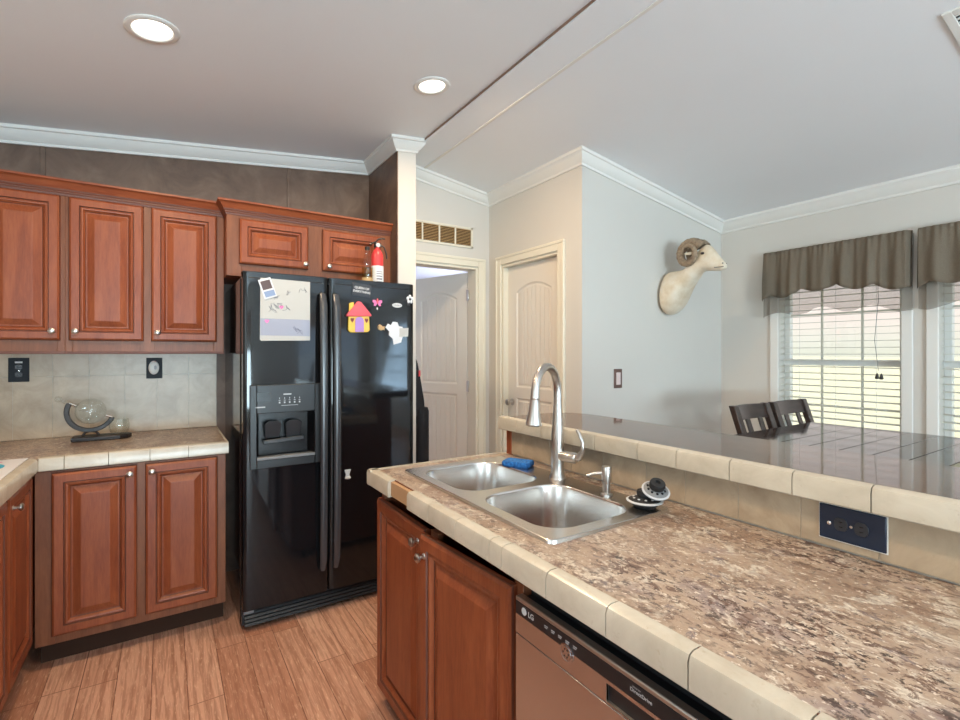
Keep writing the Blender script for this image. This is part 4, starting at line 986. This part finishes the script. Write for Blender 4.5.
# ------------------------------------------------------------------ on the back worktop
YD = 3.235
st = thing('decanter_stand', 'dark wooden stand with a curved arm on the back worktop', 'decanter stand', (-.28, YD, .917))
px = [(-.400, YD-.05), (-.20, YD-.055), (-.165, YD-.035), (-.150, YD), (-.165, YD+.035), (-.20, YD+.055), (-.400, YD+.05)]
MB().prism(px, 'z', .918, .940).build('base', 'dark_bronze', st, bevel=.004)
GC = Vector((-.325, YD, 1.066)); 
pts = [GC+Vector((.098*math.cos(a), 0, .098*math.sin(a))) for a in [math.radians(152+ (338-152)*k/22) for k in range(23)]]
m = MB(); rings = []
for p in pts:
    rd = (p-GC).normalized(); rings.append([p+rd*a+Vector((0, b, 0)) for a, b in ((-.012, -.012), (.010, -.012), (.010, .012), (-.012, .012))])
m.loft(rings); m.build('curved_arm', 'dark_bronze', st, bevel=.003)
m = MB(); m.tube([(GC.x-.035, YD, .940), (GC.x-.022, YD, .958), (GC.x, YD, .964), (GC.x+.022, YD, .958), (GC.x+.035, YD, .940)], .006, 8); m.build('foot', 'dark_bronze', st, smooth=40)
m = MB()
for p, k in ((pts[0], 1), (pts[-1], -1)):
    rd = (GC-p).normalized(); m.tube([p+rd*.0, p+rd*.030], .006, 8)
m.build('pivot_pin', 'chrome', st, smooth=40)
gd = thing('globe_decanter', 'round clear glass globe decanter tilted in the curved dark stand', 'decanter', (GC.x, YD, 1.0))
m = MB().ball(GC, .066, n=28); m.build('glass_globe', 'clear_glass', gd, smooth=80)
ax = (pts[0]-GC).normalized()
MB().lathe([(.014, .062), (.011, .075), (.011, .118), (.014, .120)], GC, ax, 16, cap=False).build('neck', 'clear_glass', gd, smooth=60)
MB().lathe([(.009, .118), (.009, .130), (.001, .131)], GC, ax, 16).ball(GC+ax*.146, .016, n=14).build('stopper', 'clear_glass', gd, smooth=60)
m = MB()
for (a, b, r1) in ((.4, -.3, .022), (-.4, .35, .028), (-.1, -.55, .018)):
    c = GC+Vector((math.sin(a)*math.cos(b), -math.cos(a)*math.cos(b), math.sin(b)))*.0655; m.ball(c, r1*.8, .004, r1*.6, 10)
m.build('etched_land', 'clear_glass', gd, smooth=60)
gl = Vector((-.205, YD-.005, .9412))
MB_ = MB().lathe([(.001, .004), (.026, .003), (.030, 0), (.040, .012), (.046, .032), (.046, .050), (.040, .078), (.0385, .078), (.0435, .050), (.0435, .032), (.037, .012), (.001, .007)], gl, n=28, cap=False)
tag(MB_.build('glass_tumbler', 'clear_glass', smooth=60), 'round clear glass tumbler on the end of the dark decanter stand', 'glass')
# printed mat on the left worktop
mt = thing('dish_mat', 'pale printed mat with turquoise and pink patches at the left picture edge', 'mat', (-.72, 2.5, .92))
MB().box(-1.0, -.4895, 2.10, 2.792, .9182, .9230).build('mat', 'paper_white', mt, bevel=.002)
MB().ball((-.60, 2.62, .9231), .07, .09, .0012, 20).build('turquoise_patch', 'turquoise', mt)
MB().ball((-.70, 2.74, .9231), .08, .035, .0012, 16).build('green_patch', 'pale_green', mt)
MB().ball((-.585, 2.735, .9231), .03, .012, .0012, 16).build('pink_patch', 'pink', mt)

def wall_plate(name, label, cat, x0, x1, z0, z1, mat='outlet_black'):
    t = thing(name, label, cat, ((x0+x1)/2, YB-.012, z0))
    MB().box(x0, x1, YB-.0165, YB-.0102, z0, z1).build('plate', mat, t, bevel=.002)
    return t
o1 = wall_plate('wall_outlet', 'black double outlet on the backsplash under the leftmost wall cabinet', 'outlet', -.676, -.595, 1.220, 1.345)
duplex(o1, (-.6355, YB-.0165, 1.278), (0, 0, 1), (-1, 0, 0), (0, -1, 0))
MB().box(-.650, -.621, YB-.0175, YB-.0165, 1.317, 1.326).build('sticker', 'light_grey_mark', o1)
o2 = wall_plate('wall_outlet', 'dark outlet plate behind the white night light', 'outlet', -.091, -.013, 1.222, 1.342)
nl = thing('night_light', 'white oval plug-in night light on the backsplash', 'night light', (-.054, YB-.03, 1.24))
MB().ball((-.054, YB-.028, 1.285), .026, .0115, .040, 24).build('oval_body', 'white_plastic', nl, smooth=70)
MB().ball((-.047, YB-.039, 1.286), .007, .003, .012, 14).build('lens', 'grey_icon', nl, smooth=70)
sw = thing('light_switch', 'dark switch plate with white rocker on the pale dining wall', 'switch', (2.525, YR, 1.137))
MB().box(2.487, 2.563, YR-.006, YR-.0003, 1.137, 1.264).build('plate', 'switch_brown', sw, bevel=.002)
MB().box(2.505, 2.545, YR-.009, YR-.006, 1.160, 1.241).build('rocker', 'rocker_pink', sw, bevel=.002)

# ------------------------------------------------------------------ ram head mount
RX = 3.03
rm = thing('mounted_ram_head', 'pale ram head mount with curled horns on the dining wall', 'animal mount', (RX, YR, 1.79))
secs = [((2.2245, 1.945), (2.2245, 1.645), .105), ((2.17, 1.948), (2.18, 1.632), .115), ((2.12, 1.947), (2.125, 1.66), .108), ((2.085, 1.948), (2.085, 1.715), .096), ((2.055, 1.955), (2.058, 1.775), .084),
        ((2.02, 1.985), (2.015, 1.832), .072), ((1.975, 2.045), (1.965, 1.885), .062), ((1.925, 2.096), (1.935, 1.918), .058), ((1.888, 2.092), (1.895, 1.914), .053),
        ((1.858, 2.058), (1.865, 1.910), .044), ((1.830, 2.018), (1.838, 1.906), .035), ((1.805, 1.984), (1.814, 1.904), .029), ((1.788, 1.962), (1.795, 1.905), .026), ((1.776, 1.945), (1.780, 1.912), .020), ((1.771, 1.935), (1.773, 1.920), .010)]
rings = []
for t_, b_, hwid in secs:
    c = Vector((RX, (t_[0]+b_[0])/2, (t_[1]+b_[1])/2)); up = Vector((0, t_[0]-b_[0], t_[1]-b_[1]))/2
    rings.append([c+up*math.cos(2*PI*k/24)+Vector((hwid, 0, 0))*math.sin(2*PI*k/24)*(1-.18*math.cos(2*PI*k/24)) for k in range(24)])
MB().loft(rings).build('ram_body', 'ram_fur', rm, smooth=60, sub=1)
for sgn in (-1, 1):
    pts, rad = [], []
    n = 60
    for k in range(n+1):
        s_ = k/n; a = math.radians(150 - 470*s_)            # angle in the Y-Z plane, measured from -Y... runs up, back, down, forward
        R_ = .052*(1-s_)**.35+.022
        yy = 1.998+R_*math.cos(a)*1.0; zz = 2.040+R_*math.sin(a)*1.05
        xx = RX+sgn*(.028+.070*s_**.8)
        pts.append((xx, yy, zz)); rad.append((.031*(1-s_)**.7+.004)*(1+.05*math.sin(k*2.2)))
    MB().tube(pts, rad, 14).build('horn', 'ram_horn', rm, smooth=60)
    MB().loft([[Vector((RX+sgn*(.050+.066*s_), 1.962+.034*s_, 2.036-.004*s_))+Vector((0, .018*wd*math.cos(2*PI*q/10), .010*wd*math.sin(2*PI*q/10))) for q in range(10)] for s_, wd in ((0, .6), (.4, 1.1), (.75, .9), (1, .1))]).build('ear', 'ram_fur', rm, smooth=60)
    MB().ball((RX+sgn*.050, 1.908, 2.028), .009, .013, .009, 12).build('eye', 'dark_bronze', rm, smooth=60)
    MB().ball((RX+sgn*.019, 1.787, 1.948), .005, .006, .004, 10).build('nostril', 'dark_bronze', rm, smooth=60)
    MB().tube([(RX+sgn*.0195, 1.780, 1.926), (RX+sgn*.0285, 1.80, 1.924), (RX+sgn*.036, 1.835, 1.926)], .0022, 6).build('mouth_line', 'dark_bronze', rm, smooth=60)
# ------------------------------------------------------------------ dining table and chairs
TX0, TX1, TY0, TY1, TZ = 2.44, 3.31, .575, 1.40, .95
tb = thing('dining_table', 'dark glossy plank pub table between the bar and the windows', 'table', ((TX0+TX1)/2, (TY0+TY1)/2, 0))
m = MB(); n = 7
for k in range(n): m.box(TX0, TX1, TY0+(TY1-TY0)*k/n+.001, TY0+(TY1-TY0)*(k+1)/n-.001, TZ-.04, TZ)
m.build('table_top', 'table_wood', tb, bevel=.002)
MB().box(TX0+.002, TX1-.002, TY0+.002, TY1-.002, TZ-.038, TZ-.003).build('top_core', 'table_wood', tb)
for x in (TX0+.24, TX1-.30): MB().box(x, x+.06, TY0+.18, TY0+.36, .06, TZ-.04).build('trestle_leg', 'table_wood', tb, bevel=.004)
for x in (TX0+.22, TX1-.32): MB().box(x, x+.10, TY0+.08, TY0+.40, 0, .06).build('trestle_foot', 'table_wood', tb, bevel=.006)
MB().box(TX0+.30, TX1-.30, TY0+.25, TY0+.29, .30, .38).build('stretcher', 'table_wood', tb, bevel=.004)
def chair(xc, ys_, label, wd=.39, rz=0.0):
    """tall chair facing -Y, its back at ys_"""
    t = thing('dining_chair', label, 'chair', (xc, ys_, 0), 'tall dark dining chairs')
    h = wd/2; R = Matrix.Rotation(rz, 4, 'Z'); C0 = Vector((xc, ys_, 0))
    def fin(mb, name, mat='chair_wood', bevel=.004):
        mb.v = [tuple(R @ (Vector(p)-C0) + C0) for p in mb.v]; return mb.build(name, mat, t, bevel=bevel)
    zt = 1.065; lean = lambda z: ys_ + max(0, z-.62)*.33
    for s_ in (-1, 1):
        x = xc+s_*(h-.024)
        m = MB(); m.loft([[(x-.024, lean(z)-.018, z), (x+.024, lean(z)-.018, z), (x+.024, lean(z)+.018, z), (x-.024, lean(z)+.018, z)] for z in (0, .62, zt)]); fin(m, 'back_post')
        fin(MB().box(x-.02, x+.02, ys_-.42, ys_-.38, 0, .60), 'leg')
    m = MB(); m.loft([[(xc+(h-.045)*q, lean(z)+.004-.0+.020*(1-q*q)+d, z) for z, d in ((zt-.085, -.010), (zt-.085, .010), (zt-.002, .010), (zt-.002, -.010))] for q in (-1, -.5, 0, .5, 1)]); fin(m, 'top_rail')
    m = MB(); m.box(xc-h+.045, xc+h-.045, lean(.78)-.010, lean(.78)+.010, .76, .80); fin(m, 'lower_rail')
    for q in (-.27, .27):
        x = xc+q*h*1.3; m = MB(); m.loft([[(x-.022, lean(z)-.004, z), (x+.022, lean(z)-.004, z), (x+.022, lean(z)+.008, z), (x-.022, lean(z)+.008, z)] for z in (.795, zt-.08)]); fin(m, 'back_slat')
    fin(MB().box(xc-h, xc+h, ys_-.43, ys_+.005, .60, .635), 'seat', bevel=.012)
    fin(MB().box(xc-h+.04, xc+h-.04, ys_-.41, ys_-.39, .22, .25), 'footrest')
    for s_ in (-1, 1): fin(MB().box(xc+s_*(h-.035)-.010, xc+s_*(h-.035)+.010, ys_-.40, ys_-.02, .30, .33), 'stretcher')
    return t
chair(2.93, 1.425, 'dark wooden high chair at the table, the one farther from the window')
chair(3.375, 1.42, 'dark wooden high chair at the table corner, nearer the window', .43)

# ------------------------------------------------------------------ ceiling fixtures
nrmL = Vector((-.112, 0, 1)).normalized()
def can_light(x, y, label):
    zc = fL(x); D = -Vector((-.112, 0, 1)).normalized(); c = Vector((x, y, zc))
    t = thing('recessed_light', label, 'ceiling light', c, 'recessed ceiling lights')
    MB().lathe([(.090, -.002), (.092, .003), (.086, .007), (.070, .006), (.066, .002), (.066, -.002)], c, D, 40, cap=False).build('trim_ring', 'white_plastic', t, smooth=40)
    MB().lathe([(.067, .0015), (.040, .003), (.001, .0035)], c, D, 40).build('lens', 'lamp_lens', t, smooth=40)
    l = area('can_lamp', c+D*.012, (0, 0, 0), .13, .13, CAN_W, WARM, shape='DISK'); l.data.spread = math.radians(175); l.rotation_euler = D.to_track_quat('-Z', 'Y').to_euler()
    return t
LB = ['glowing recessed ceiling light above the left wall cabinets', 'glowing recessed ceiling light nearest the cream wall end']
LB.append('glowing recessed ceiling light behind the camera position')
for (x, y), lb in zip(CAN_SPOTS, LB): can_light(x, y, lb)
cg = thing('ceiling_register', 'white louvred air register at the top right of the dining ceiling', 'vent', (2.5, .5, fR(2.5)))
sl_ = lambda x: fR(x)
def slab(mb, x0, x1, y0, y1, t0, t1):
    mb.add([(x0, y0, sl_(x0)-t1), (x1, y0, sl_(x1)-t1), (x1, y1, sl_(x1)-t1), (x0, y1, sl_(x0)-t1), (x0, y0, sl_(x0)-t0), (x1, y0, sl_(x1)-t0), (x1, y1, sl_(x1)-t0), (x0, y1, sl_(x0)-t0)],
           [(0,3,2,1),(4,5,6,7),(0,1,5,4),(1,2,6,5),(2,3,7,6),(3,0,4,7)]); return mb
m = MB(); gx0, gx1, gy0, gy1 = 2.37, 2.72, .38, .58
slab(m, gx0, gx1, gy1-.028, gy1, 0, .008); slab(m, gx0, gx1, gy0, gy0+.028, 0, .008); slab(m, gx0, gx0+.028, gy0+.028, gy1-.028, 0, .008); slab(m, gx1-.028, gx1, gy0+.028, gy1-.028, 0, .008)
m.build('frame', 'white_plastic', cg, bevel=.002)
m = MB()
for k in range(12): slab(m, gx0+.035+k*.024, gx0+.040+k*.024, gy0+.03, gy1-.03, 0, .007)
m.build('louvre', 'white_plastic', cg)
m = MB(); slab(m, gx0+.02, gx1-.02, gy0+.02, gy1-.02, 0, .001); m.build('backing', 'black_matte', cg)

# ------------------------------------------------------------------ outside
struct(MB().box(XW+.3, 300, -300, 300, -.62, -.6).build('ground_outside', 'lawn_grass'))
